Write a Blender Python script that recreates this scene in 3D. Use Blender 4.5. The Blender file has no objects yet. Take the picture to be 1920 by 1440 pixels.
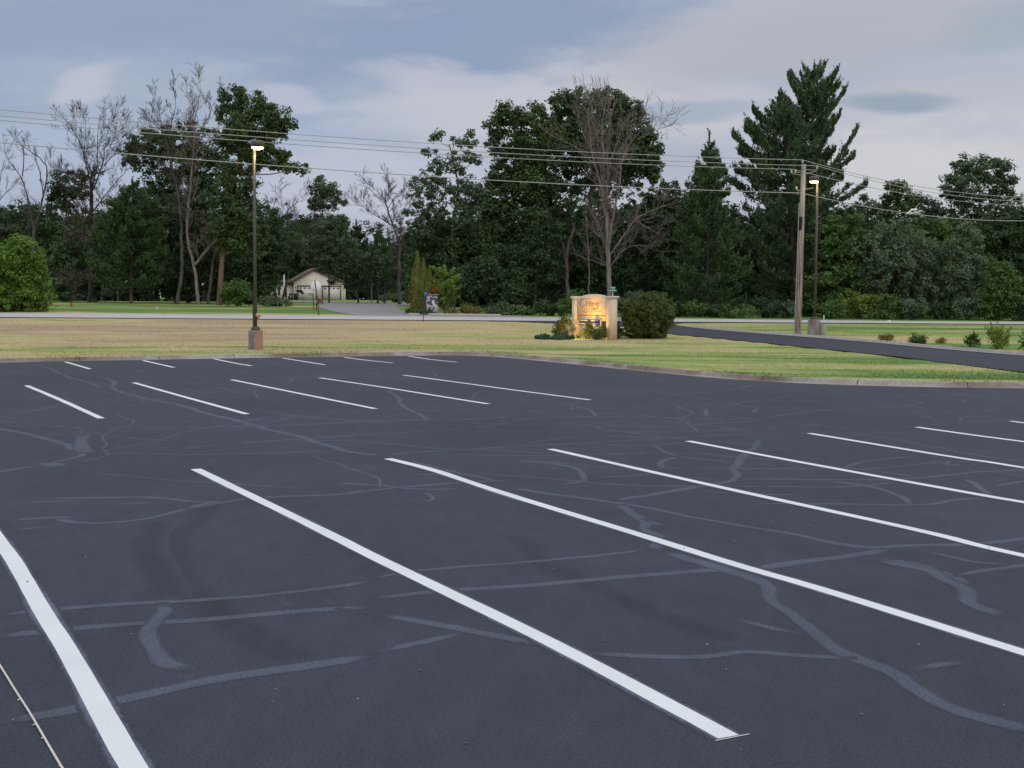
import bpy, math, random
import numpy as np
from mathutils import Vector, Matrix

C = bpy.context.scene.collection
R = math.radians
rng = np.random.default_rng(11)
random.seed(5)

# ------------------------------------------------------------------ camera
F = 2350.0; H = 2.3
PITCH = math.atan(153.0 / F); ROLL = R(0.3)
fwd = np.array([0, math.cos(PITCH), -math.sin(PITCH)])
r0_ = np.array([1.0, 0, 0]); u0_ = np.array([0, math.sin(PITCH), math.cos(PITCH)])
rgt = r0_ * math.cos(ROLL) + u0_ * math.sin(ROLL)
upv = -r0_ * math.sin(ROLL) + u0_ * math.cos(ROLL)
EYE = np.array([0, 0, H])

def ray(px, py):
    d = fwd * F + rgt * (px - 960) + upv * (720 - py)
    return d / d[1]                      # per metre of depth

def AT(px, py, Y):
    return EYE + ray(px, py) * Y

# ------------------------------------------------------------------ terrain
PL_Y = [-50, 58, 66, 74, 80, 90, 97, 105, 112, 123, 135, 150, 170, 185, 200, 240, 400, 3000]
PL_Z = [0, 0, .03, .16, .36, .72, .92, 1.18, 1.38, 1.72, 2.02, 2.1, 2.22, 2.4, 2.66, 3.0, 3.0, 3.0]
PR_Y = [-50, 58, 66, 72, 76, 80, 97, 105, 112, 135, 200, 3000]
PR_Z = [0, 0, .06, .18, .3, .4, .80, .84, .95, 1.2, 1.8, 2.5]
def _sm(v, ys, zs):
    a = np.interp(v - 2, ys, zs); b = np.interp(v, ys, zs); c = np.interp(v + 2, ys, zs)
    return (a + b + c) / 3
def terr(x, y):
    x = np.asarray(x, float); y = np.asarray(y, float)
    t = np.clip((x + 41) / 82, 0, 1)
    return _sm(y, PL_Y, PL_Z) * (1 - t) + _sm(y, PR_Y, PR_Z) * t

def G(px, py):
    """ground point under a point of the view"""
    d = ray(px, py); prev = 2.0
    for Y in np.concatenate([np.arange(2, 60, .25), np.arange(60, 260, .25)]):
        p = EYE + d * Y
        if p[2] <= terr(p[0], p[1]):
            lo, hi = prev, Y
            for _ in range(24):
                m = (lo + hi) / 2; p = EYE + d * m
                if p[2] <= terr(p[0], p[1]): hi = m
                else: lo = m
            p = EYE + d * hi
            p[2] = float(terr(p[0], p[1])); return p
        prev = Y
    p = EYE + d * 200; p[2] = float(terr(p[0], p[1])); return p

def BASE(px, Y):
    d = ray(px, 580); x = d[0] * Y
    return np.array([x, Y, float(terr(x, Y))])

# ------------------------------------------------------------------ mesh builder
class MB:
    def __init__(s): s.V = []; s.F = []; s.n = 0
    def add(s, V, F):
        V = np.asarray(V, float).reshape(-1, 3); F = np.asarray(F, int)
        s.V.append(V); s.F.append(F + s.n); s.n += len(V)
    def quads(s, Q):
        Q = np.asarray(Q).reshape(-1, 3); s.add(Q, np.arange(len(Q)).reshape(-1, 4))
    def box(s, c, size, rz=0.0, R3=None, top=1.0):
        hx, hy, hz = np.array(size) / 2
        P = np.array([[sx * hx * (top if sz > 0 else 1), sy * hy * (top if sz > 0 else 1), sz * hz] for sz in (-1, 1) for sy in (-1, 1) for sx in (-1, 1)])
        if R3 is not None: P = P @ np.asarray(R3).T
        elif rz: 
            cc, ss = math.cos(rz), math.sin(rz); P = P @ np.array([[cc, ss, 0], [-ss, cc, 0], [0, 0, 1]])
        s.add(P + np.array(c), [[0, 2, 3, 1], [4, 5, 7, 6], [0, 1, 5, 4], [1, 3, 7, 5], [3, 2, 6, 7], [2, 0, 4, 6]])
    def tube(s, pts, rad, n=6, cap=True):
        P = np.asarray(pts, float); m = len(P)
        rad = np.asarray(rad, float)
        rad = np.full(m, float(rad)) if rad.ndim == 0 else (rad if len(rad) == m else np.interp(np.linspace(0, 1, m), np.linspace(0, 1, len(rad)), rad))
        T = np.gradient(P, axis=0); T /= (np.linalg.norm(T, axis=1, keepdims=True) + 1e-9)
        ref = np.array([0.3, 1.0, 0.1]) if abs(T[0][1]) < .8 else np.array([1.0, .2, .1])
        A = np.cross(T, ref); A /= (np.linalg.norm(A, axis=1, keepdims=True) + 1e-9)
        B = np.cross(T, A)
        an = np.arange(n) * 2 * math.pi / n
        V = (P[:, None, :] + rad[:, None, None] * (np.cos(an)[None, :, None] * A[:, None, :] + np.sin(an)[None, :, None] * B[:, None, :])).reshape(-1, 3)
        i = np.arange(m - 1)[:, None] * n; j = np.arange(n)[None, :]; k = (j + 1) % n
        F_ = np.stack([i + j, i + k, i + n + k, i + n + j], -1).reshape(-1, 4)
        s.add(V, F_)
        if cap and n == 4: s.add(V[-4:], [[0, 1, 2, 3]])
        elif cap:
            b = s.n; s.V.append(np.vstack([V[-n:], P[-1:]])); s.n += n + 1
            jj = np.arange(n); s.F.append(np.stack([b + jj, b + (jj + 1) % n, np.full(n, b + n), np.full(n, b + n)], -1))
    def lathe(s, c, prof, n=24):
        c = np.array(c, float); an = np.arange(n) * 2 * math.pi / n
        V = np.array([[c[0] + r * math.cos(a), c[1] + r * math.sin(a), c[2] + z] for r, z in prof for a in an])
        i = np.arange(len(prof) - 1)[:, None] * n; j = np.arange(n)[None, :]; k = (j + 1) % n
        s.add(V, np.stack([i + j, i + k, i + n + k, i + n + j], -1).reshape(-1, 4))
    def prism(s, poly, off):
        """closed polygon (Nx3) extruded by off; fan caps"""
        P = np.asarray(poly, float); n = len(P); off = np.asarray(off, float); c = P.mean(0)
        V = np.vstack([P, P + off, c[None], (c + off)[None]]); F_ = []
        for i in range(n):
            j = (i + 1) % n
            F_ += [[i, j, n + j, n + i], [j, i, 2 * n, 2 * n], [n + i, n + j, 2 * n + 1, 2 * n + 1]]
        s.add(V, F_)
    def build(s, name, mat, parent=None, smooth=False, origin=None):
        V = np.vstack(s.V); Fa = np.vstack(s.F)
        if origin is not None: V = V - np.array(origin)
        tri = Fa[:, 2] == Fa[:, 3]
        cnt = np.where(tri, 3, 4)
        start = np.concatenate([[0], np.cumsum(cnt)[:-1]])
        mask = np.ones_like(Fa, bool); mask[tri, 3] = False
        loops = Fa[mask]
        me = bpy.data.meshes.new(name)
        me.vertices.add(len(V)); me.vertices.foreach_set('co', V.astype(np.float32).ravel())
        me.loops.add(len(loops)); me.loops.foreach_set('vertex_index', loops.astype(np.int32))
        me.polygons.add(len(Fa)); me.polygons.foreach_set('loop_start', start.astype(np.int32))
        me.polygons.foreach_set('loop_total', cnt.astype(np.int32))
        if smooth: me.polygons.foreach_set('use_smooth', np.ones(len(Fa), bool))
        me.update(calc_edges=True); me.validate()
        if mat: me.materials.append(mat)
        o = bpy.data.objects.new(name, me); C.objects.link(o)
        if parent is not None:
            o.parent = parent
            if origin is None: o.matrix_parent_inverse = Matrix.Identity(4); o.location = -Vector(parent.location)
        elif origin is not None: o.location = origin
        return o

def thing(name, label, cat, loc, group=None):
    o = bpy.data.objects.new(name, None); C.objects.link(o); o.location = Vector(loc); o.empty_display_size = .3
    o['label'] = label; o['category'] = cat
    if group: o['group'] = group
    return o
def tag(o, label, cat, group=None):
    o['label'] = label; o['category'] = cat
    if group: o['group'] = group
    return o
def struct(o): o['kind'] = 'structure'; return o
def part(mb, name, mat, th, smooth=False): return mb.build(name, mat, th, smooth)

# ------------------------------------------------------------------ materials
def new_mat(name, rough=.8, spec=.3):
    m = bpy.data.materials.new(name); m.use_nodes = True
    b = m.node_tree.nodes['Principled BSDF']; b.inputs['Roughness'].default_value = rough
    b.inputs['Specular IOR Level'].default_value = spec
    return m, m.node_tree.nodes, m.node_tree.links, b
def noise(N, L, scale, detail=3, vec=None, rough=.6, dist=0):
    n = N.new('ShaderNodeTexNoise'); n.inputs['Scale'].default_value = scale; n.inputs['Detail'].default_value = detail
    n.inputs['Roughness'].default_value = rough; n.inputs['Distortion'].default_value = dist
    if vec is not None: L.new(vec, n.inputs['Vector'])
    return n.outputs['Fac']
def ramp(N, L, fac, stops, interp='LINEAR'):
    r = N.new('ShaderNodeValToRGB'); e = r.color_ramp.elements; r.color_ramp.interpolation = interp
    while len(e) < len(stops): e.new(.5)
    for el, (p, c) in zip(e, stops):
        el.position = p; el.color = (*c, 1) if len(c) == 3 else c
    L.new(fac, r.inputs['Fac']); return r.outputs['Color']
def mixc(N, L, fac, a, b, mode='MIX'):
    m = N.new('ShaderNodeMix'); m.data_type = 'RGBA'; m.blend_type = mode
    for s_, v in ((0, fac), (6, a), (7, b)):
        if isinstance(v, (int, float)): m.inputs[s_].default_value = v
        elif isinstance(v, tuple): m.inputs[s_].default_value = (*v, 1)
        else: L.new(v, m.inputs[s_])
    return m.outputs[2]
def mth(N, L, op, a, b=None, clamp=False):
    m = N.new('ShaderNodeMath'); m.operation = op; m.use_clamp = clamp
    for i, v in enumerate((a, b)):
        if v is None: continue
        if isinstance(v, (int, float)): m.inputs[i].default_value = v
        else: L.new(v, m.inputs[i])
    return m.outputs[0]
def geo(N): return N.new('ShaderNodeNewGeometry').outputs['Position']
def mapping(N, L, vec, scale=(1, 1, 1), rot=(0, 0, 0), loc=(0, 0, 0)):
    m = N.new('ShaderNodeMapping'); L.new(vec, m.inputs['Vector'])
    m.inputs['Scale'].default_value = scale; m.inputs['Rotation'].default_value = rot; m.inputs['Location'].default_value = loc
    return m.outputs[0]
def bump(N, L, b, h, strength=.4, dist=.02):
    n = N.new('ShaderNodeBump'); n.inputs['Strength'].default_value = strength; n.inputs['Distance'].default_value = dist
    L.new(h, n.inputs['Height']); L.new(n.outputs[0], b.inputs['Normal'])

def leaf_mat(name, dark, light, scale=.5, trans=.35, k=1.3):
    dark = tuple(v * k for v in dark); light = tuple(v * k for v in light)
    m, N, L, b = new_mat(name, .65, .25)
    g = N.new('ShaderNodeNewGeometry')
    f = mth(N, L, 'MULTIPLY', g.outputs['Random Per Island'], .45)
    n = noise(N, L, scale, 2, g.outputs['Position'])
    f2 = mth(N, L, 'ADD', f, mth(N, L, 'MULTIPLY', mth(N, L, 'SUBTRACT', n, .3), 1.3), True)
    col = mixc(N, L, f2, dark, light)
    L.new(col, b.inputs['Base Color'])
    t = N.new('ShaderNodeBsdfTranslucent'); L.new(col, t.inputs['Color'])
    mx = N.new('ShaderNodeMixShader'); mx.inputs[0].default_value = trans
    L.new(b.outputs[0], mx.inputs[1]); L.new(t.outputs[0], mx.inputs[2])
    L.new(mx.outputs[0], N['Material Output'].inputs['Surface'])
    return m
def bark_mat(name, c1, c2, sc=1.5):
    m, N, L, b = new_mat(name, .9, .15)
    v = mapping(N, L, geo(N), (3, 3, .5))
    n = noise(N, L, sc, 4, v)
    L.new(ramp(N, L, n, [(.3, c1), (.7, c2)]), b.inputs['Base Color'])
    bump(N, L, b, n, .6, .05)
    return m
def plain(name, col, rough=.6, spec=.3, var=.12, sc=6, metal=0):
    m, N, L, b = new_mat(name, rough, spec); b.inputs['Metallic'].default_value = metal
    n = noise(N, L, sc, 4, geo(N))
    lo = tuple(c * (1 - var) for c in col); hi = tuple(min(1, c * (1 + var)) for c in col)
    L.new(ramp(N, L, n, [(.3, lo), (.7, hi)]), b.inputs['Base Color'])
    return m

M = {}
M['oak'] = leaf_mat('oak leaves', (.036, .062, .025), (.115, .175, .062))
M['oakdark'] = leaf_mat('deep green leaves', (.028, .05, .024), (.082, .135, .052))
M['blue'] = leaf_mat('blue green leaves', (.046, .078, .045), (.15, .21, .11))
M['mid'] = leaf_mat('mid green leaves', (.045, .085, .026), (.14, .225, .06))
M['bright'] = leaf_mat('bright green leaves', (.04, .095, .018), (.20, .31, .05), .8)
M['lime'] = leaf_mat('yellow green leaves', (.06, .10, .018), (.24, .30, .06), 1.2)
M['pale'] = leaf_mat('grey green leaves', (.07, .11, .062), (.19, .255, .145))
M['pine'] = leaf_mat('pine needles', (.032, .062, .034), (.11, .165, .075), .7, .1)
M['spruce'] = leaf_mat('spruce needles', (.032, .060, .030), (.095, .155, .06), .7, .1)
M['brownleaf'] = leaf_mat('brown dry leaves', (.06, .045, .035), (.15, .11, .08))
M['thuja'] = leaf_mat('arborvitae scales', (.08, .10, .022), (.24, .25, .07), 2)
M['gold'] = leaf_mat('golden shrub leaves', (.14, .12, .03), (.30, .26, .09), 3)
M['juniper'] = leaf_mat('juniper needles', (.03, .07, .04), (.08, .16, .08), 2)
M['bushmix'] = leaf_mat('hedge leaves', (.025, .048, .016), (.17, .21, .06), 2.5)
M['orange'] = leaf_mat('orange leaves', (.3, .1, .02), (.5, .2, .04), 3)
M['fresh'] = leaf_mat('fresh light leaves', (.08, .15, .03), (.32, .42, .10), 1.2)
M['petal'] = plain('white petals', (.75, .72, .68))
M['bark'] = bark_mat('grey brown bark', (.06, .05, .045), (.15, .125, .11))
M['barkred'] = bark_mat('reddish bark', (.09, .055, .04), (.26, .17, .12), .8)
M['dead'] = bark_mat('bare weathered wood', (.06, .05, .05), (.15, .125, .12))
M['deadpale'] = bark_mat('pale bare wood', (.15, .12, .11), (.34, .29, .265))
M['deadbrown'] = bark_mat('brown bare wood', (.04, .032, .032), (.10, .078, .072))

# asphalt
def asphalt(name, base, var=.15, fine=1.0, over=None, lo=.3, hi=.7):
    m, N, L, b = new_mat(name, .75, .22)
    p = geo(N)
    n1 = noise(N, L, .25, 4, p, .6, .6); n2 = noise(N, L, 48, 3, p, .85); n3 = noise(N, L, 4, 5, mapping(N, L, p, (1, .35, 1), (0, 0, R(35))), .7)
    n4 = noise(N, L, 110, 3, p, .9)
    c = ramp(N, L, n1, [(.3, tuple(x * (1 - var) for x in base)), (.7, tuple(x * (1 + var) for x in base))])
    c = mixc(N, L, 1.0, c, ramp(N, L, n3, [(.3, (.84, .84, .86)), (.7, (1.15, 1.15, 1.14))]), 'MULTIPLY')
    c = mixc(N, L, 1.0, c, ramp(N, L, n2, [(.3, (.62, .62, .64)), (.5, (1, 1, 1)), (.7, (1.42, 1.42, 1.4))]), 'MULTIPLY')
    c = mixc(N, L, fine, c, ramp(N, L, n4, [(.3, (.35, .35, .37)), (.5, (1, 1, 1)), (.7, (2.0, 2.0, 1.95))]), 'MULTIPLY')
    if over:
        at = N.new('ShaderNodeAttribute'); at.attribute_name = 'edge'
        na = noise(N, L, 1.6, 4, mapping(N, L, p, (1, .4, 1), (0, 0, R(62))), .7); nb = noise(N, L, 22, 3, mapping(N, L, p, (1, .25, 1), (0, 0, R(20))), .7)
        f = mth(N, L, 'ADD', at.outputs['Fac'], mth(N, L, 'MULTIPLY', mth(N, L, 'SUBTRACT', na, .5), 1.1)); f = mth(N, L, 'ADD', f, mth(N, L, 'MULTIPLY', mth(N, L, 'SUBTRACT', nb, .5), .7))
        f = mth(N, L, 'MULTIPLY', ramp(N, L, f, [(lo, (0, 0, 0)), (hi, (1, 1, 1))]), mth(N, L, 'MULTIPLY', at.outputs['Fac'], 4, True))
        c = mixc(N, L, 1.0, c, mixc(N, L, f, (1., 1., 1.), over), 'MULTIPLY')
    L.new(c, b.inputs['Base Color'])
    h = mth(N, L, 'ADD', n2, n4); bump(N, L, b, h, .35, .006)
    return m
M['asphalt'] = asphalt('sealed asphalt', (.0405, .046, .066))
ASPH = (.0405, .046, .066)
M['drive'] = asphalt('drive asphalt', (.039, .043, .060))
M['road'] = asphalt('worn road surface', (.47, .455, .465), .06, .3)
M['sideroad'] = asphalt('side street surface', (.27, .255, .265), .1, .3)
def seal_mat(name, base, col, lo=.35, hi=.6):
    m, N, L, b = new_mat(name, .6, .22)
    p = geo(N); n = noise(N, L, 3, 5, mapping(N, L, p, (1, .25, 1), (0, 0, R(62))), .7); n4 = noise(N, L, 240, 2, p, .9); n5 = noise(N, L, .7, 2, p)
    f = ramp(N, L, mth(N, L, 'ADD', n, mth(N, L, 'MULTIPLY', mth(N, L, 'SUBTRACT', n5, .5), .9)), [(lo, (.1, .1, .1)), (hi, (1, 1, 1))])
    c = mixc(N, L, f, base, col)
    c = mixc(N, L, .7, c, ramp(N, L, n4, [(.33, (.7, .7, .72)), (.5, (1, 1, 1)), (.7, (1.35, 1.35, 1.33))]), 'MULTIPLY')
    L.new(c, b.inputs['Base Color']); bump(N, L, b, n4, .25, .004)
    return m
M['seal'] = asphalt('crack sealer', ASPH, over=(1.85, 1.9, 1.84), lo=.05, hi=.75)
M['tyre'] = asphalt('tyre marks', ASPH, over=(.78, .76, .76), lo=.1, hi=1.0)
# paint
def paint_mat():
    m, N, L, b = new_mat('white line paint', .55, .3)
    p = geo(N); n = noise(N, L, 60, 4, p, .8); n2 = noise(N, L, 1.2, 3, p)
    c = ramp(N, L, n, [(.28, (.55, .57, .59)), (.42, (.78, .81, .83)), (.8, (.86, .89, .9))])
    c = mixc(N, L, 1, c, ramp(N, L, n2, [(.3, (.9, .9, .91)), (.7, (1, 1, 1))]), 'MULTIPLY')
    L.new(c, b.inputs['Base Color']); bump(N, L, b, n, .2, .003); return m
M['paint'] = paint_mat()
M['overspray'] = asphalt('paint overspray', ASPH, over=(3.6, 3.6, 3.5), lo=.3, hi=1.05)
# kerb concrete
def kerb_mat():
    m, N, L, b = new_mat('stained kerb concrete', .85, .2)
    p = geo(N); n = noise(N, L, .35, 4, p, .7); n2 = noise(N, L, 14, 4, p, .7)
    c = ramp(N, L, n, [(.36, (.19, .145, .115)), (.5, (.30, .25, .215)), (.62, (.40, .37, .34))])
    c = mixc(N, L, 1, c, ramp(N, L, n2, [(.3, (.7, .7, .7)), (.7, (1.15, 1.15, 1.15))]), 'MULTIPLY')
    L.new(c, b.inputs['Base Color']); bump(N, L, b, n2, .5, .01); return m
M['kerb'] = kerb_mat()
M['kerbgrey'] = plain('grey kerb concrete', (.34, .32, .31), .85, .2, .2, 3)
M['joint'] = plain('kerb joint gap', (.05, .04, .035), .95)
# lawn
def lawn_mat():
    m, N, L, b = new_mat('dry summer lawn', .95, .1)
    p = geo(N)
    sep = N.new('ShaderNodeSeparateXYZ'); L.new(p, sep.inputs[0]); X, Y = sep.outputs[0], sep.outputs[1]
    st = mapping(N, L, p, (.045, .20, 1), (0, 0, R(-6)))
    big = noise(N, L, 1.0, 4, st, .55, .5)
    str_ = noise(N, L, 1.0, 5, mapping(N, L, p, (.10, 1.1, 1), (0, 0, R(-4))), .7)
    med = noise(N, L, .8, 4, p, .65); fin = noise(N, L, 9, 5, p, .8); fin2 = noise(N, L, 34, 3, p, .8)
    # dryness: road bank is dry, the foot of the lawn and the far side are green
    bank = N.new('ShaderNodeMapRange'); bank.interpolation_type = 'SMOOTHSTEP'; L.new(Y, bank.inputs[0])
    bank.inputs[1].default_value = 60; bank.inputs[2].default_value = 74
    far = N.new('ShaderNodeMapRange'); far.interpolation_type = 'SMOOTHSTEP'; L.new(Y, far.inputs[0])
    far.inputs[1].default_value = 106; far.inputs[2].default_value = 111
    lf = N.new('ShaderNodeMapRange'); lf.interpolation_type = 'SMOOTHSTEP'; L.new(X, lf.inputs[0])
    lf.inputs[1].default_value = 4; lf.inputs[2].default_value = 12; lf.inputs[3].default_value = 1; lf.inputs[4].default_value = 0
    d = mth(N, L, 'MULTIPLY', mth(N, L, 'MULTIPLY', bank.outputs[0], lf.outputs[0]), .3)
    d = mth(N, L, 'ADD', d, mth(N, L, 'MULTIPLY', mth(N, L, 'SUBTRACT', big, .5), 2.5))
    d = mth(N, L, 'ADD', d, mth(N, L, 'MULTIPLY', mth(N, L, 'SUBTRACT', str_, .5), .95))
    d = mth(N, L, 'ADD', d, mth(N, L, 'MULTIPLY', mth(N, L, 'SUBTRACT', med, .5), .3))
    isl = N.new('ShaderNodeMapRange'); isl.interpolation_type = 'SMOOTHSTEP'; L.new(X, isl.inputs[0]); isl.inputs[1].default_value = -2; isl.inputs[2].default_value = 7
    d = mth(N, L, 'ADD', d, mth(N, L, 'MULTIPLY', isl.outputs[0], -.2))
    d = mth(N, L, 'ADD', d, .50)
    d = mth(N, L, 'SUBTRACT', d, mth(N, L, 'MULTIPLY', far.outputs[0], .72), True)
    c = ramp(N, L, d, [(.0, (.13, .225, .07)), (.18, (.23, .32, .095)), (.38, (.37, .39, .155)), (.55, (.50, .43, .22)), (.75, (.50, .395, .245)), (1.0, (.41, .31, .21))])
    c = mixc(N, L, 1, c, ramp(N, L, fin, [(.28, (.84, .84, .82)), (.7, (1.15, 1.15, 1.12))]), 'MULTIPLY')
    c = mixc(N, L, 1, c, ramp(N, L, fin2, [(.3, (.72, .72, .72)), (.7, (1.22, 1.22, 1.22))]), 'MULTIPLY')
    L.new(c, b.inputs['Base Color'])
    bump(N, L, b, mth(N, L, 'ADD', fin, fin2), .45, .05)
    return m
M['lawn'] = lawn_mat()
M['blade'] = leaf_mat('grass blades', (.14, .17, .05), (.33, .28, .12), .25, .3)

def base_concrete():
    m, N, L, b = new_mat('weathered lamp base concrete', .9, .2)
    p = geo(N); n = noise(N, L, 2.2, 4, mapping(N, L, p, (1, 1, .35)), .6); n2 = noise(N, L, 12, 4, mapping(N, L, p, (1, 1, .2)), .8)
    c = ramp(N, L, n, [(.32, (.13, .11, .105)), (.5, (.24, .205, .185)), (.66, (.36, .32, .29))])
    c = mixc(N, L, 1, c, ramp(N, L, n2, [(.3, (.75, .75, .75)), (.7, (1.15, 1.15, 1.15))]), 'MULTIPLY')
    L.new(c, b.inputs['Base Color']); bump(N, L, b, n2, .5, .02); return m
M['basecon'] = base_concrete()
def rust_concrete():
    m, N, L, b = new_mat('rust stained concrete', .9, .2)
    tc = N.new('ShaderNodeTexCoord').outputs['Object']
    sep = N.new('ShaderNodeSeparateXYZ'); L.new(tc, sep.inputs[0])
    n = noise(N, L, 3, 4, mapping(N, L, tc, (1, 1, .6)), .6)
    c = ramp(N, L, n, [(.32, (.13, .105, .10)), (.5, (.24, .195, .175)), (.66, (.36, .31, .28))])
    rs = mth(N, L, 'ADD', sep.outputs[0], mth(N, L, 'MULTIPLY', mth(N, L, 'SUBTRACT', n, .5), .35))
    c = mixc(N, L, ramp(N, L, rs, [(.05, (0, 0, 0)), (.22, (.75, .75, .75))]), c, (.40, .20, .12))
    L.new(c, b.inputs['Base Color']); bump(N, L, b, n, .4, .02); return m
M['rustcon'] = rust_concrete()
M['bronze'] = plain('bronze pole paint', (.085, .075, .068), .45, .5, .15, 3)
M['woodpole'] = None
def pole_mat():
    m, N, L, b = new_mat('weathered pole timber', .85, .2)
    p = geo(N); n = noise(N, L, 2.2, 5, mapping(N, L, p, (9, 9, .35)), .7)
    sep = N.new('ShaderNodeSeparateXYZ'); L.new(p, sep.inputs[0])
    up_ = N.new('ShaderNodeMapRange'); L.new(sep.outputs[2], up_.inputs[0]); up_.inputs[1].default_value = 4; up_.inputs[2].default_value = 9
    a = ramp(N, L, n, [(.34, (.13, .075, .055)), (.48, (.30, .21, .175)), (.62, (.52, .46, .43))])
    c = mixc(N, L, up_.outputs[0], a, ramp(N, L, n, [(.3, (.26, .23, .22)), (.65, (.50, .47, .46))]))
    L.new(c, b.inputs['Base Color']); bump(N, L, b, n, .6, .02); return m
M['pole'] = pole_mat()
M['wire'] = plain('aluminium cable', (.42, .42, .40), .5, .5, .05)
M['porcelain'] = plain('grey porcelain', (.55, .55, .55), .3, .5, .05)
M['black'] = plain('black plastic', (.02, .02, .022), .5)
M['binblack'] = plain('dark bin plastic', (.02, .028, .03), .5)
M['bingreen'] = plain('dark green bin plastic', (.018, .04, .025), .5)
M['sign'] = plain('cream sign panel', (.80, .64, .47), .7, .25, .06, 5)
M['signcap'] = plain('white sign cap', (.78, .72, .66), .6, .3, .04, 5)
M['signtext'] = plain('carved brown lettering', (.19, .12, .07), .8)
M['white'] = plain('white paint', (.78, .77, .77), .6, .3, .04)
M['cream'] = plain('cream siding', (.82, .74, .62), .7, .25, .05, 1.5)
M['doorwhite'] = plain('pinkish white door', (.80, .73, .70), .6, .25, .04, 2)
M['roof'] = plain('brown shingles', (.16, .12, .115), .9, .2, .25, 3)
M['brown'] = plain('dark brown trim', (.13, .08, .06), .7)
M['glass'] = plain('dark window glass', (.02, .02, .02), .15, .5)
M['signback'] = plain('bare sign metal', (.85, .81, .80), .6, .3, .04)
M['rustpost'] = plain('rusty steel post', (.10, .06, .045), .8)
M['green'] = plain('green street sign', (.03, .36, .30), .5)
M['bluesign'] = plain('blue sign', (.06, .14, .42), .5)
M['purple'] = plain('purple board', (.06, .035, .22), .5, .3, .2, 8)
M['red'] = plain('faded red plastic', (.50, .13, .10), .6)
M['stone'] = None
def stone_mat():
    m, N, L, b = new_mat('white and dark field stone', .85, .2)
    v = N.new('ShaderNodeTexVoronoi'); v.inputs['Scale'].default_value = 4.5; L.new(geo(N), v.inputs['Vector'])
    sp = N.new('ShaderNodeSeparateColor'); L.new(v.outputs['Color'], sp.inputs[0])
    L.new(ramp(N, L, sp.outputs[0], [(.0, (.09, .09, .11)), (.35, (.22, .22, .25)), (.4, (.62, .61, .62)), (1, (.8, .78, .78))], 'CONSTANT'), b.inputs['Base Color'])
    bump(N, L, b, v.outputs['Distance'], .5, .05); return m
M['stone'] = stone_mat()
M['bedstone'] = plain('pale bed edging', (.48, .43, .36), .85)
M['cord'] = plain('white cord', (.70, .65, .60), .8, .2, .1, 30)
def emis(name, col, st):
    m = bpy.data.materials.new(name); m.use_nodes = True; N, L = m.node_tree.nodes, m.node_tree.links
    e = N.new('ShaderNodeEmission'); e.inputs[0].default_value = (*col, 1); e.inputs[1].default_value = st
    L.new(e.outputs[0], N['Material Output'].inputs['Surface']); return m
M['lamp'] = emis('lit lamp lens', (1, .74, .40), 14)

# ------------------------------------------------------------------ ground sheets
KX = np.array([-90, -60, -19.2, -15, -11.2, -7, -4.2, -2.6, -1.0, .6, 2.4, 4.0, 5.8, 7.2, 9.0, 11.5, 14.2, 18, 24, 60, 95])
_kp = [(-400, 695), (0, 679), (200, 675.5), (470, 670.5), (640, 668), (780, 666), (862, 665), (930, 668), (1000, 674), (1100, 684), (1200, 694), (1300, 704), (1400, 712), (1500, 718), (1650, 723), (1800, 726), (1920, 727)]
_kw = [G(a, b)[:2] for a, b in _kp]
_kw = [np.array([-90., _kw[0][1] - .54 * (90 + _kw[0][0])])] + _kw + [np.array([22., 34.2]), np.array([95., 34.0])]
_kw = np.array(_kw)
def resample(P, step):
    P = np.asarray(P, float); d = np.concatenate([[0], np.cumsum(np.linalg.norm(np.diff(P, axis=0), axis=1))])
    n = max(2, int(d[-1] / step)); t = np.linspace(0, d[-1], n)
    return np.stack([np.interp(t, d, P[:, k]) for k in range(P.shape[1])], 1)
K = resample(_kw, .5)
ker = np.array([1, 2, 3, 4, 5, 4, 3, 2, 1.]); ker /= ker.sum()
Kp = np.pad(K, ((4, 4), (0, 0)), 'edge'); K = np.stack([np.convolve(Kp[:, k], ker, 'valid') for k in range(2)], 1)
T = np.gradient(K, axis=0); T /= np.linalg.norm(T, axis=1, keepdims=True)
NRM = np.stack([-T[:, 1], T[:, 0]], 1)      # away from the lot
def kerb_y(x): return np.interp(x, K[:, 0], K[:, 1])

# parking lot sheet
mb = MB()
E = K - NRM * .28
for i in range(len(E) - 1):
    a, b_ = E[i], E[i + 1]
    mb.add([[a[0], -30, 0], [b_[0], -30, 0], [b_[0], b_[1], 0], [a[0], a[1], 0]], [[0, 1, 2, 3]])
lot = struct(mb.build('parking_lot', M['asphalt']))

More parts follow.
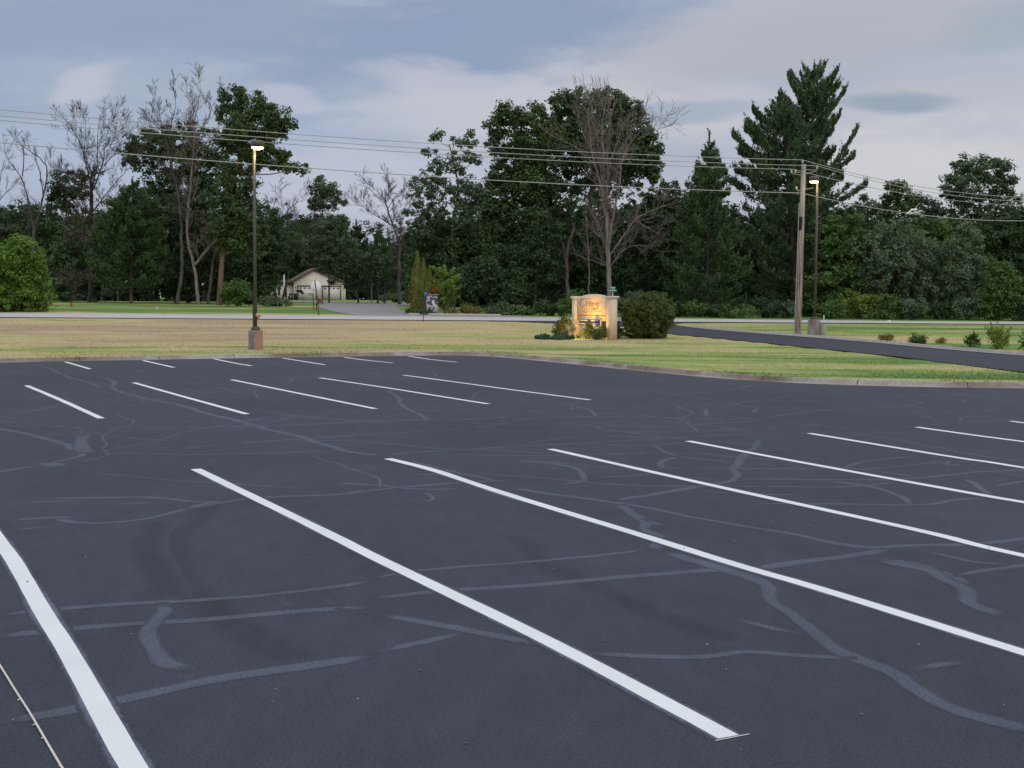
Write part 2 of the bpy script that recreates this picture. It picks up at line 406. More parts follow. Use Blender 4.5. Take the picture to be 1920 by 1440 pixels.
def strip(mb, P, w, z, taper=False, wob=0.0, soft=0.0, step=.1):
    P = resample(np.asarray(P)[:, :2], step if np.asarray(P)[:, 1].min() < 25 else .2); n = len(P)
    T_ = np.gradient(P, axis=0); T_ /= (np.linalg.norm(T_, axis=1, keepdims=True) + 1e-9)
    Nn = np.stack([-T_[:, 1], T_[:, 0]], 1)
    if taper and soft:
        for fr, am in ((7, .045), (3, .02)):
            k = np.arange(0, n + fr + 1, fr); P = P + Nn * (am * np.interp(np.arange(n), k, rng.uniform(-1, 1, len(k))))[:, None]
    s = [np.full(n, w / 2), np.full(n, w / 2)]
    if wob:
        for s_ in s:
            for fr, am in ((9, 1.0), (3, .45)):
                k = np.arange(0, n + fr + 1, fr); s_ *= (1 + wob * am * np.interp(np.arange(n), k, rng.uniform(-1, 1, len(k))))
    if taper:
        t = np.sqrt(np.minimum(1, np.minimum(np.arange(n), np.arange(n)[::-1]) / 2.5 + .3)); s[0] *= t; s[1] *= t
    ax = .5 + .5 * np.abs(T_[:, 0]) if soft and taper else 1.0; s[0] = s[0] * ax; s[1] = s[1] * ax
    if not soft:
        V = np.zeros((2 * n, 3)); V[0::2, :2] = P + Nn * s[0][:, None]; V[1::2, :2] = P - Nn * s[1][:, None]; V[:, 2] = z
        i = np.arange(n - 1) * 2; mb.add(V, np.stack([i + 1, i + 3, i + 2, i], 1)); return
    V = np.zeros((n, 4, 3)); o = soft
    V[:, 0, :2] = P + Nn * (s[0] + o)[:, None]; V[:, 1, :2] = P + Nn * (s[0] * .75)[:, None]; V[:, 2, :2] = P - Nn * (s[1] * .75)[:, None]; V[:, 3, :2] = P - Nn * (s[1] + o)[:, None]; V[..., 2] = z
    e = np.zeros((n, 4)); e[:, 1:3] = 1
    if taper: e[:2] *= .3; e[-2:] *= .3; e[0] = 0; e[-1] = 0
    mb.E = getattr(mb, 'E', []) + [e.ravel()]
    i = np.arange(n - 1)[:, None] * 4; j = np.arange(3)[None, :]
    mb.add(V.reshape(-1, 3), np.stack([i + j + 1, i + 4 + j + 1, i + 4 + j, i + j], -1).reshape(-1, 4))
def edge_attr(o, mb):
    at = o.data.attributes.new('edge', 'FLOAT', 'POINT'); at.data.foreach_set('value', np.concatenate(mb.E).astype(np.float32))

def sm(P, it=2):
    P = np.asarray(P, float)
    for _ in range(it):
        Q = [P[0]]
        for a, b_ in zip(P[:-1], P[1:]): Q += [a * .75 + b_ * .25, a * .25 + b_ * .75]
        P = np.array(Q + [P[-1]])
    return P

# painted lines
LA = G(365, 880); LB = G(1385, 1388); LEN = np.linalg.norm((LB - LA)[:2]); DIR = (LB - LA)[:2] / LEN
rows1 = [[(-82, 905), (-8, 1003), (15, 1035), (37, 1069), (90, 1162), (116, 1200), (182, 1320), (250, 1440)],
 [(367, 879.5), (617, 1001), (700, 1044), (763, 1074), (852, 1117), (1075, 1225), (1367, 1382)],
 [(727, 860), (810, 880), (880, 904), (960, 930.5), (1165, 992), (1245, 1017), (1405, 1067), (1530, 1101), (1920, 1224)],
 [(1032, 842), (1240, 889), (1430, 931), (1760, 1002), (1830, 1022), (1920, 1042)],
 [(1290, 827), (1485, 864), (1860, 932), (1920, 941.5)],
 [(1517, 812.5), (1810, 861), (1850, 865.5), (1920, 877.5)],
 [(1719, 801), (1920, 829)], [(1895, 789.7), (1935, 795)]]
rows2 = [[(50, 723), (110, 748), (190, 784.5)], [(251, 717.5), (305, 733), (463, 776.5)], [(434, 712), (570, 739.5), (704, 766.5)],
 [(600, 708.5), (725, 727), (790, 737.5), (916, 757.5)], [(757, 703.5), (860, 717), (960, 731), (1107, 750)]]
rows3 = [[(123, 678.5), (145, 685), (169, 692)], [(268, 675.8), (326, 689)], [(402, 673), (440, 681), (471, 686)], [(530, 671.5), (609, 684)], [(646, 670), (690, 676), (737, 680.5)], [(767, 668), (810, 674.5), (856, 679)]]
for k, Lp in enumerate(rows1 + rows2 + rows3):
    P = [G(*q)[:2] for q in Lp]
    if k < len(rows1):
        d = np.linalg.norm(P[-1] - P[0])
        if k != 1 and d < LEN: P.append(P[-1] + DIR * (LEN - d))
    P = sm(P, 2) if len(P) > 2 else np.array(P)
    w = .135
    ov = MB(); strip(ov, P, w + .01, .0014, wob=.15, soft=.045)
    o = ov.build('overspray', M['overspray'], lot); edge_attr(o, ov)
    mb = MB(); strip(mb, P, w, .0026, wob=.075)
    if k == 1:
        e = LB; n2 = np.array([-DIR[1], DIR[0]])
        strip(mb, [G(1341, 1389.5)[:2], G(1405, 1377)[:2]], .008, .0034)
    o = mb.build('painted_line', M['paint'], lot)

# crack sealer bands, tyre marks
Z4 = lambda L_: [(a / 2, 660 + b / 2) for a, b in L_]
Z5 = lambda L_: [(960 + a / 2, 700 + b / 2) for a, b in L_]
Z6 = lambda L_: [(700 + a / 1.574, 1000 + b / 1.574) for a, b in L_]
Z8 = lambda L_: [(a / 2.667, 900 + b / 2.667) for a, b in L_]
cr = [
 (Z4, .12, [(50, 44), (180, 55), (240, 90), (320, 110), (380, 135)]),
 (Z4, .15, [(380, 95), (430, 110), (415, 140), (490, 160), (570, 180), (640, 190), (760, 225), (880, 255), (1010, 290), (1060, 305), (1160, 325), (1250, 360), (1330, 380), (1440, 388)]),
 (Z4, .07, [(0, 235), (100, 225), (230, 198)]), (Z4, .06, [(100, 180), (130, 170), (250, 155), (380, 155)]),
 (Z4, .12, [(-60, 280), (0, 290), (120, 310), (230, 340), (330, 380), (230, 410), (0, 450), (-60, 460)]), (Z4, .26, [(310, 310), (300, 340), (330, 380)]),
 (Z4, .30, [(100, 425), (180, 418), (230, 432)]),
 (Z4, .05, [(130, 315), (400, 300), (530, 295)]), (Z4, .06, [(350, 383), (500, 380), (750, 385), (1050, 378), (1240, 368)]),
 (Z4, .05, [(660, 365), (830, 348)]), (Z4, .05, [(880, 343), (1150, 325), (1300, 315), (1700, 290), (1920, 265)]),
 (Z4, .05, [(690, 285), (1000, 275), (1400, 262), (1920, 245)]), (Z4, .05, [(940, 210), (1100, 240), (1400, 262)]),
 (Z4, .13, [(1450, 145), (1490, 170), (1500, 195), (1560, 225), (1610, 258)]), (Z4, .04, [(900, 265), (1020, 240), (1130, 232)]),
 (Z4, .05, [(1440, 388), (1650, 370), (1920, 355)]), (Z4, .06, [(160, 550), (400, 547), (600, 545), (700, 560), (800, 560), (870, 555)]),
 (Z4, .05, [(70, 565), (330, 555)]), (Z4, .05, [(410, 570), (620, 562)]), (Z4, .07, [(0, 635), (100, 625), (310, 618)]), (Z4, .06, [(0, 670), (220, 655)]),
 (Z4, .08, [(180, 625), (310, 645), (500, 635), (640, 600), (700, 585), (800, 570), (900, 555), (1000, 545), (1300, 535), (1400, 518), (1560, 500), (1920, 480)]),
 (Z4, .14, [(690, 590), (750, 575), (860, 556)]),
 (Z4, .05, [(1250, 490), (1420, 503), (1560, 515), (1750, 510)]), (Z4, .05, [(1580, 520), (1640, 550), (1560, 570)]), (Z4, .05, [(1200, 545), (1400, 515)]),
 (Z4, .09, [(1530, 410), (1660, 440), (1800, 470), (1920, 490)]), (Z4, .07, [(820, 60), (930, 80), (1040, 95), (1110, 100), (1060, 125)]),
 (Z4, .06, [(960, 20), (1040, 45)]), (Z4, .05, [(1150, 75), (1300, 68), (1420, 60)]), (Z4, .05, [(1620, 75), (1640, 95)]), (Z4, .06, [(1790, 80), (1850, 90)]),
 (Z4, .05, [(500, 65), (545, 75)]), (Z4, .04, [(620, 160), (800, 150), (1000, 140)]),
 (Z5, .10, [(0, 325), (130, 335), (240, 352), (280, 385), (270, 405), (170, 415)]),
 (Z5, .09, [(0, 430), (150, 455), (350, 480), (500, 505), (700, 545), (850, 570), (1050, 600), (1200, 635), (1350, 655), (1480, 645), (1700, 645), (1920, 620), (2100, 600)]),
 (Z5, .13, [(370, 475), (500, 458), (650, 437), (760, 415), (840, 400), (830, 340), (870, 305), (920, 275), (930, 250)]),
 (Z5, .07, [(840, 397), (1000, 395), (1170, 400), (1500, 398), (1650, 380), (1730, 368), (1920, 363), (2100, 355)]),
 (Z5, .07, [(530, 272), (620, 310), (700, 322), (830, 335)]), (Z5, .1, [(620, 310), (565, 330), (560, 360)]), (Z5, .04, [(290, 390), (450, 385), (560, 372)]),
 (Z5, .05, [(0, 275), (280, 262), (540, 245), (920, 225)]), (Z5, .05, [(320, 265), (430, 272), (540, 272), (690, 255)]),
 (Z5, .06, [(0, 178), (60, 170), (330, 160), (600, 165), (900, 175), (1060, 150), (1240, 132), (1380, 125), (1500, 120), (1545, 105)]),
 (Z5, .05, [(150, 185), (310, 195), (350, 210), (600, 240)]), (Z5, .04, [(550, 175), (750, 200), (920, 222)]), (Z5, .11, [(730, 130), (735, 165)]), (Z5, .12, [(915, 130), (905, 150)]),
 (Z5, .07, [(180, 110), (250, 125), (300, 140), (320, 165)]), (Z5, .05, [(280, 85), (600, 80), (700, 72), (850, 60), (900, 42)]), (Z5, .05, [(350, 55), (480, 60), (700, 90), (850, 118), (915, 130)]),
 (Z5, .04, [(720, 100), (1000, 103), (1300, 105)]), (Z5, .04, [(1000, 180), (1250, 210), (1500, 200), (1920, 170)]), (Z5, .08, [(1230, 355), (1330, 325), (1500, 310)]),
 (Z5, .10, [(1180, 405), (1330, 420), (1440, 455), (1500, 495)]), (Z5, .05, [(890, 490), (1150, 488), (1500, 495), (1620, 490), (1660, 475), (1800, 470)]), (Z5, .04, [(680, 440), (850, 455), (1100, 455)]),
 (Z5, .13, [(1700, 395), (1760, 420), (1800, 465)]), (Z5, .07, [(1800, 425), (1920, 405), (2000, 395)]), (Z5, .06, [(1500, 340), (1650, 325), (1620, 350), (1700, 340)]),
 (Z5, .17, [(400, 490), (440, 520), (500, 555), (480, 585), (560, 620), (525, 665)]), (Z5, .1, [(300, 525), (410, 515)]), (Z5, .1, [(500, 545), (580, 580)]),
 (Z5, .12, [(900, 735), (1100, 705), (1300, 680), (1400, 655)]), (Z5, .09, [(1300, 700), (1500, 710), (1580, 745), (1650, 760), (1700, 800)]),
 (Z5, .05, [(1520, 665), (1620, 680), (1720, 710), (1900, 725)]), (Z5, .07, [(1650, 760), (1800, 740), (1920, 725), (2000, 715)]), (Z5, .04, [(1270, 220), (1450, 250), (1700, 300), (1920, 335)]),
 (Z5, .05, [(1680, 180), (1700, 160), (1780, 165), (1860, 170)]), (Z5, .04, [(1560, 60), (1700, 85), (1920, 110)]),
 (Z6, .1, [(0, 195), (250, 165), (600, 140), (900, 115), (1080, 105)]), (Z6, .05, [(0, 135), (100, 112), (300, 98), (600, 75), (820, 48)]),
 (Z6, .14, [(850, 55), (950, 85), (1090, 120), (1180, 150), (1170, 190), (1230, 240), (1300, 300), (1370, 345), (1450, 375), (1540, 410), (1600, 460), (1700, 520), (1820, 555), (1920, 580), (2000, 600)]),
 (Z6, .08, [(1070, 245), (1180, 280), (1290, 300)]), (Z6, .07, [(620, 350), (800, 360), (1000, 362), (1090, 345), (1200, 355), (1430, 372)]),
 (Z6, .08, [(0, 240), (150, 265), (300, 295), (500, 330)]), (Z6, .08, [(0, 355), (150, 325), (280, 295)]), (Z6, .08, [(1570, 405), (1640, 385), (1770, 372)]),
 (Z6, .16, [(1470, 80), (1630, 100), (1720, 145), (1750, 180), (1740, 205), (1860, 250)]), (Z6, .12, [(1100, 670), (1250, 655)]),
 (Z8, .07, [(-40, 675), (400, 630), (820, 605), (950, 600), (1400, 570), (1650, 540), (1867, 505)]),
 (Z8, .09, [(-40, 780), (250, 750), (500, 730), (850, 705), (1100, 690), (1400, 660), (1700, 640), (1867, 635)]),
 (Z8, .13, [(830, 610), (850, 650), (800, 700), (770, 760), (780, 820), (790, 890), (850, 930), (980, 950)]),
 (Z8, .12, [(-40, 1215), (300, 1160), (550, 1115), (800, 1065), (1000, 1015), (1200, 980), (1400, 950), (1700, 905), (1867, 875)]),
 (Z8, .08, [(1390, 570), (1480, 640)]), (Z8, .08, [(1600, 570), (1660, 630)]), (Z8, .06, [(1700, 635), (1867, 665)]),
]
mb = MB(); zz = .0035
for k, (fn, w, pts) in enumerate(cr):
    P = sm([G(*q)[:2] for q in fn(pts)], 1)
    strip(mb, P, w * .95, .0005 + .000006 * k, taper=True, wob=.4, soft=.02 + .1 * w)
for q in range(80):     # many finer hairline fillings
    y = 7 + rng.random() ** .8 * 40; x = rng.uniform(-.45, .45) * y; d = rng.choice([0, 0, math.pi / 2]) + rng.normal(0, .35) + R(8); pts = [np.array([x, y])]
    for s_ in range(int(rng.integers(5, 14))):
        d += rng.normal(0, .28); pts.append(pts[-1] + np.array([math.cos(d), math.sin(d)]) * rng.uniform(.35, .9))
    pts = np.array(pts)
    if np.all(pts[:, 1] < kerb_y(pts[:, 0]) - .8) and pts[:, 1].min() > 15: strip(mb, sm(pts, 1), rng.uniform(.03, .055), .0011 + .000006 * q, taper=True, wob=.4, soft=.018)
o = mb.build('crack_sealer', M['seal'], lot); edge_attr(o, mb); o['kind'] = 'stuff'
mb = MB()
for k, (fn, w, pts) in enumerate([(Z8, .30, [(1160, 100), (1030, 140), (900, 250), (870, 350), (900, 500), (1000, 600), (1100, 700), (1250, 800), (1500, 930)]), (Z8, .22, [(790, 200), (750, 320), (770, 450), (850, 600)]),
    (Z6, .18, [(410, 0), (500, 100), (650, 160), (850, 240), (1100, 330)])]):
    strip(mb, sm([G(*q)[:2] for q in fn(pts)], 2), w, .0002 + .00004 * k, taper=True, wob=.2, soft=.12)
o = mb.build('tyre_marks', M['tyre'], lot); edge_attr(o, mb); o['kind'] = 'stuff'

# kerb
prof = [(-.30, .002), (-.28, .008), (-.02, .014), (.02, .03), (.06, .11), (.09, .135), (.22, .14), (.24, .12), (.24, -.2)]
mb = MB(); n = len(K)
V = np.array([[K[i][0] + NRM[i][0] * a, K[i][1] + NRM[i][1] * a, z] for i in range(n) for a, z in prof])
m_ = len(prof); i = np.arange(n - 1)[:, None] * m_; j = np.arange(m_ - 1)[None, :]
mb.add(V, np.stack([i + j, i + m_ + j, i + m_ + j + 1, i + j + 1], -1).reshape(-1, 4))
kerb = struct(mb.build('kerb', M['kerb'], smooth=False))
mb = MB()
for q in range(4, n - 1, 6):
    a = K[q]; tt = T[q] * .012
    pr = [(al, z + .004) for al, z in prof[1:8]]
    for (a1, z1), (a2, z2) in zip(pr[:-1], pr[1:]):
        p1 = a + NRM[q] * a1; p2 = a + NRM[q] * a2
        mb.add([[*(p1 - tt), z1], [*(p1 + tt), z1], [*(p2 + tt), z2], [*(p2 - tt), z2]], [[0, 1, 2, 3]])
mb.build('joint', M['joint'], kerb)

# lawn: kerb strip and grid in one sheet
def micro(x, y): return .03 * np.sin(x * .7 + 1.3 * np.sin(y * .31)) * np.sin(y * .9 + x * .13)
mb = MB()
offs = [.2, .28, .5, .9, 1.5, 2.3]
hs = [.13, .15, .16, .15, .13, .10]
V = []
for i in range(n):
    for a, h in zip(offs, hs):
        p = K[i] + NRM[i] * a; V.append([p[0], p[1], float(terr(p[0], p[1])) + h])
m_ = len(offs); i = np.arange(n - 1)[:, None] * m_; j = np.arange(m_ - 1)[None, :]
mb.add(V, np.stack([i + j, i + m_ + j, i + m_ + j + 1, i + j + 1], -1).reshape(-1, 4))
xs = np.concatenate([[-3000, -900, -400, -250, -170, -130], np.arange(-100, -46, 3), np.arange(-46, 46, .8), np.arange(46, 100, 3), [130, 170, 250, 400, 900, 3000]])
ys = np.concatenate([[-600, -200, -80], np.arange(-32, 26, 4), np.arange(26, 114, .8), np.arange(114, 240, 3), [260, 300, 400, 700, 1500, 3000]])
Xg, Yg = np.meshgrid(xs, ys)
from_k = np.full(Xg.shape, 1e9)
msk = (np.abs(Xg) < 96) & (Yg > 5) & (Yg < 70)
pts = np.stack([Xg[msk], Yg[msk]], 1)
dmin = np.array([np.min(np.hypot(K[:, 0] - p[0], K[:, 1] - p[1])) for p in pts]); from_k[msk] = dmin
inside = Yg < kerb_y(np.clip(Xg, K[0, 0], K[-1, 0]))
Zg = terr(Xg, Yg) + .09 * np.exp(-np.clip(from_k - 1.5, 0, 50) / 4) * (~inside) + micro(Xg, Yg) * (Yg > 40) * (Yg < 95)
Zg = np.where(inside & (np.abs(Xg) < 96), -.35, Zg); Zg = np.where((~inside) & (from_k < 1.6), Zg - .35, Zg)

# ribbons first (needed to sink the lawn below them)
def ribbon(L_, R_, nlen, nac, dz):
    L_ = resample(L_, .5); R_ = resample(R_, .5)
    t = np.linspace(0, 1, nlen)
    ip = lambda P: np.stack([np.interp(t, np.linspace(0, 1, len(P)), P[:, k]) for k in range(2)], 1)
    A, B = ip(L_), ip(R_); s = np.linspace(0, 1, nac)
    P = A[:, None] * (1 - s[None, :, None]) + B[:, None] * s[None, :, None]
    Z = terr(P[..., 0], P[..., 1]) + dz
    return np.concatenate([P, Z[..., None]], -1)
def ribbon_mesh(P):
    mb = MB(); a, b_ = P.shape[:2]; i = np.arange(a - 1)[:, None] * b_; j = np.arange(b_ - 1)[None, :]
    mb.add(P.reshape(-1, 3), np.stack([i + j, i + j + 1, i + b_ + j + 1, i + b_ + j], -1).reshape(-1, 4)); return mb
near_e = [G(*q)[:2] for q in [(1920, 699), (1810, 686), (1672, 668), (1500, 650), (1380, 638), (1260, 627), (1180, 620)]]
far_e = [G(*q)[:2] for q in [(1920, 669), (1776, 657), (1638, 643), (1483, 631), (1400, 625), (1336, 619), (1280, 613.5)]]
dn = near_e[0] - near_e[1]; df = far_e[0] - far_e[1]
near_e = [near_e[0] + dn * 4] + near_e + [np.array([near_e[-1][0] - 2.5, 90.]), np.array([near_e[-1][0] - 6, 95.2]), np.array([near_e[-1][0] - 12, 97.4])]
far_e = [far_e[0] + df * 3.2] + far_e + [np.array([far_e[-1][0] + .0, 94.5]), np.array([far_e[-1][0] + 2, 96.5]), np.array([far_e[-1][0] + 5, 97.4])]
near_e, far_e = sm(near_e, 2), sm(far_e, 2)
DR = ribbon(near_e, far_e, 120, 12, .03)
RD = ribbon([[-400, 97], [400, 97]], [[-400, 105], [400, 105]], 500, 9, .045)
SRL = [[-13, 104.6], [-14, 109], [-17, 117], [-19.8, 128], [-21.6, 140], [-23, 155], [-26, 168], [-34, 178], [-50, 183]]
SRR = [[3.6, 104.6], [1.5, 109.4], [-7.6, 111.2], [-10.2, 118], [-12.4, 132], [-13, 148], [-13, 165], [-18, 184], [-50, 190]]
SR = ribbon(sm(SRL), sm(SRR), 90, 14, .035)
def edge_x(P, y):
    o_ = np.argsort(P[:, 1]); return np.interp(y, P[o_, 1], P[o_, 0])
e1_, e2_ = edge_x(near_e, Yg), edge_x(far_e, Yg)
inn = (Xg > e1_ + .25) & (Xg < e2_ - .1) & (Yg > 36) & (Yg < 98); Zg[inn] = terr(Xg[inn], Yg[inn]) - .06
nearby = (~inn) & (Xg > e1_ - 1.6) & (Xg < e2_ + 1.6) & (Yg > 38) & (Yg < 98); Zg[nearby] = terr(Xg[nearby], Yg[nearby]) + .004
mk = (Yg > 96.5) & (Yg < 105.5); Zg[mk] = terr(Xg[mk], Yg[mk]) - .02
ny, nx = Xg.shape
i = np.arange(ny - 1)[:, None] * nx; j = np.arange(nx - 1)[None, :]
mb.add(np.stack([Xg, Yg, Zg], -1).reshape(-1, 3), np.stack([i + j, i + j + 1, i + nx + j + 1, i + nx + j], -1).reshape(-1, 4))
struct(mb.build('lawn', M['lawn'], smooth=True))
struct(ribbon_mesh(DR).build('entrance_drive', M['drive'], smooth=True))
struct(ribbon_mesh(RD).build('road', M['road'], smooth=True))
struct(ribbon_mesh(SR).build('side_street', M['sideroad'], smooth=True))
# far kerb of the drive
FE = resample(far_e, .5); FE = FE[:int(len(FE) * .86)]
TT = np.gradient(FE, axis=0); TT /= np.linalg.norm(TT, axis=1, keepdims=True); NN = np.stack([TT[:, 1], -TT[:, 0]], 1)
if np.dot(NN[0], np.array([1, 0])) < 0: NN = -NN
prof2 = [(-.02, .055), (.30, .065), (.34, .15), (.38, .165), (.52, .17), (.54, .1), (.54, -.1)]
mb = MB(); V = []
for i in range(len(FE)):
    z0 = float(terr(FE[i][0], FE[i][1]))
    fade = min(1, (len(FE) - 1 - i) / 6)
    for a, z in prof2:
        p = FE[i] + NN[i] * a; V.append([p[0], p[1], z0 + (z if z < .07 else .06 + (z - .06) * fade)])
m_ = len(prof2); i = np.arange(len(FE) - 1)[:, None] * m_; j = np.arange(m_ - 1)[None, :]
mb.add(V, np.stack([i + j, i + m_ + j, i + m_ + j + 1, i + j + 1], -1).reshape(-1, 4))
struct(mb.build('kerb', M['kerbgrey']))

# grass blades over the nearer lawn
N_ = 140000
gx = rng.uniform(-42, 46, N_); gy = 34 + (rng.random(N_) ** 1.2) * 62
ky = kerb_y(gx); ok = gy > ky + .35
Pdr = DR.reshape(-1, 3)[::3]
gx, gy = gx[ok], gy[ok]
e1 = np.interp(gy, near_e[::-1, 1] if near_e[0, 1] > near_e[-1, 1] else near_e[:, 1], near_e[::-1, 0] if near_e[0, 1] > near_e[-1, 1] else near_e[:, 0])
e2 = np.interp(gy, far_e[:, 1], far_e[:, 0])
ok = (gx < e1 - .15) | (gx > e2 + .8); gx, gy = gx[ok], gy[ok]
dk = np.array([0.0] * len(gx)); 
gz = terr(gx, gy) + .09 * np.exp(-np.clip((gy - kerb_y(gx)) * .8 - 1.5, 0, 50) / 4)
near_k = (gy - kerb_y(gx)) < 2.6; gz[near_k] = terr(gx[near_k], gy[near_k]) + .13
a = rng.uniform(0, 6.28, len(gx)); hgt = rng.uniform(.02, .06, len(gx)); w = .012
dx, dy = np.cos(a) * w, np.sin(a) * w; lx, ly = rng.normal(0, .03, len(gx)), rng.normal(0, .03, len(gx))
Q = np.stack([np.stack([gx - dx, gy - dy, gz - .02], 1), np.stack([gx + dx, gy + dy, gz - .02], 1), np.stack([gx + lx + dx * .3, gy + ly + dy * .3, gz + hgt], 1), np.stack([gx + lx - dx * .3, gy + ly - dy * .3, gz + hgt], 1)], 1)
kk = rng.integers(0, len(K), 9000); of = rng.uniform(.2, .5, 9000); tx = K[kk, 0] + NRM[kk, 0] * of + rng.normal(0, .15, 9000) * T[kk, 0]; ty = K[kk, 1] + NRM[kk, 1] * of + rng.normal(0, .15, 9000) * T[kk, 1]
h2 = rng.uniform(.04, .11, 9000) * (.4 + .6 * (np.sin(kk * .37) > -.2)); l2 = -NRM[kk] * rng.uniform(0, .08, 9000)[:, None]; zb_ = np.full(9000, .12)
Q2 = np.stack([np.stack([tx - .012, ty, zb_], 1), np.stack([tx + .012, ty, zb_], 1), np.stack([tx + l2[:, 0] + .004, ty + l2[:, 1], zb_ + h2], 1), np.stack([tx + l2[:, 0] - .004, ty + l2[:, 1], zb_ + h2], 1)], 1)
mb = MB(); mb.quads(np.concatenate([Q, Q2])); o = mb.build('grass', M['lawn']); tag(o, 'short dry grass on the lawn', 'grass'); o['kind'] = 'stuff'

# ------------------------------------------------------------------ foliage tools
def unit(v): return v / (np.linalg.norm(v, axis=-1, keepdims=True) + 1e-9)
def leaves(Cn, s, w, out=None, up=.35):
    n = len(Cn); nr = rng.normal(size=(n, 3)) ; nr = unit(nr); nr[:, 2] = np.abs(nr[:, 2]) * .6 + up
    if out is not None: nr = nr + out * .5
    nr = unit(nr); t = unit(np.cross(nr, rng.normal(size=(n, 3)))); b_ = np.cross(nr, t)
    sv = (s * rng.uniform(.65, 1.35, n))[:, None]; wv = (w * rng.uniform(.65, 1.35, n))[:, None]
    return np.stack([Cn + t * sv, Cn + b_ * wv, Cn - t * sv, Cn - b_ * wv], 1)
def lobe_clumps(c, r, n):
    d = unit(rng.normal(size=(n, 3))); rad = rng.uniform(.25, 1, n) ** .55
    return c + d * r * rad[:, None], d
def clump_leaves(Cc, D, rc, per, s, flat=.75):
    n = len(Cc); rr = rc * rng.uniform(.5, 1.45, n)
    k = np.repeat(np.arange(n), per); m = len(k)
    d = unit(rng.normal(size=(m, 3))); rad = rng.random(m) ** .5
    P = Cc[k] + d * (rr[k] * rad)[:, None] * np.array([1, 1, flat])
    return leaves(P, s, s * .6, unit(d + D[k] * .6))
def pxr(Y): return Y / F

def grow(mb, p, d, length, r, depth, n_child=3, spread=.6, up=.15, sides=5, kink=.18, minr=.008, twigtail=True):
    """a tapered, bending branch with smaller ones along it"""
    seg = max(3, int(3 + depth)); P = [p]; dirs = [d]
    for _ in range(seg):
        d = unit(d + rng.normal(0, kink, 3) + np.array([0, 0, up * .35])); P.append(P[-1] + d * length / seg); dirs.append(d)
    rr = np.linspace(r, max(minr, r * .35), len(P))
    mb.tube(P, rr, max(3, sides), cap=False)
    if depth <= 0: return
    for q in range(n_child):
        k = int(1 + (len(P) - 2) * (q + rng.random()) / n_child); k = min(k, len(P) - 1)
        side = unit(rng.normal(size=3)); nd = unit(dirs[k] + side * spread + np.array([0, 0, up]))
        grow(mb, P[k], nd, length * rng.uniform(.45, .72), rr[k] * .6, depth - 1, n_child, spread, up, max(3, sides - 1), kink, minr)
    grow(mb, P[-1], dirs[-1], length * .55, rr[-1] * .8, depth - 1, n_child, spread, up, max(3, sides - 1), kink, minr)

def leafy(name, label, basepx, Y, lobes, mat, leaf=.17, n=1.0, rc=.75, per=60, bark='bark', tr=.22, cat='tree', group=None, trunkpts=None, limbs=True, depthk=1.0, flat=.75):
    b = BASE(basepx, Y); th = thing(name, label, cat, b, group)
    s = pxr(Y); tb = MB(); cb = MB()
    LW = []
    for (x, y, rx, ry) in lobes:
        rx *= 1.12; ry *= 1.12; c = AT(x, y, Y + rng.uniform(-.25, .25) * rx * s); LW.append((c, np.array([rx * s, max(rx, ry * .6) * s * .85 * depthk, ry * s])))
    cen = np.mean([c for c, _ in LW], 0); low = min(c[2] - r[2] for c, r in LW); top = max(c[2] + r[2] * .6 for c, r in LW)
    if trunkpts: TP = [b + np.array([0, 0, -.2])] + [AT(x, y, Y) for x, y in trunkpts]
    else:
        TP = [b + np.array([0, 0, -.2])]
        hh = max(low, b[2] + .3)
        TP.append(np.array([b[0] * .8 + cen[0] * .2, b[1], b[2] + (hh - b[2]) * .6]))
        TP.append(np.array([cen[0], cen[1], b[2] + (top - b[2]) * .62]))
        TP.append(np.array([cen[0] + rng.normal(0, .2), cen[1], b[2] + (top - b[2]) * .92]))
    TP = sm(np.array(TP), 2); rr = np.linspace(tr, tr * .2, len(TP)); rr[0] *= 1.35; rr[1] *= 1.1
    tb.tube(TP, rr, 8, cap=False)
    for c, r in LW:
        area = math.pi * r[0] * r[2]; nc = max(5, int(area * 1.9 * n / (rc / .75) ** 2))
        Cc, D = lobe_clumps(c, r, nc)
        zmin = b[2] + .15; Cc[:, 2] = np.maximum(Cc[:, 2], zmin)
        cb.quads(clump_leaves(Cc, D, rc, per, leaf, flat))
        if limbs:
            k = int(np.argmin([abs(p[2] - (c[2] - r[2] * .9)) for p in TP])); st = TP[k]
            mid = (st + c) / 2 + np.array([0, 0, -.12 * np.linalg.norm(c - st)]) ; lr = rr[k] * .5
            tb.tube(sm([st, mid, c], 2), np.linspace(lr, lr * .5, 9), 5, cap=False)
            for q in range(0, nc, 2):
                tb.tube([c + (Cc[q] - c) * .05, c + (Cc[q] - c) * .5 + np.array([0, 0, -.1]), Cc[q]], [lr * .35, lr * .22, .015], 3, cap=False)
    part(tb, 'trunk', M[bark], th, True); part(cb, 'crown', M[mat], th)
    return th

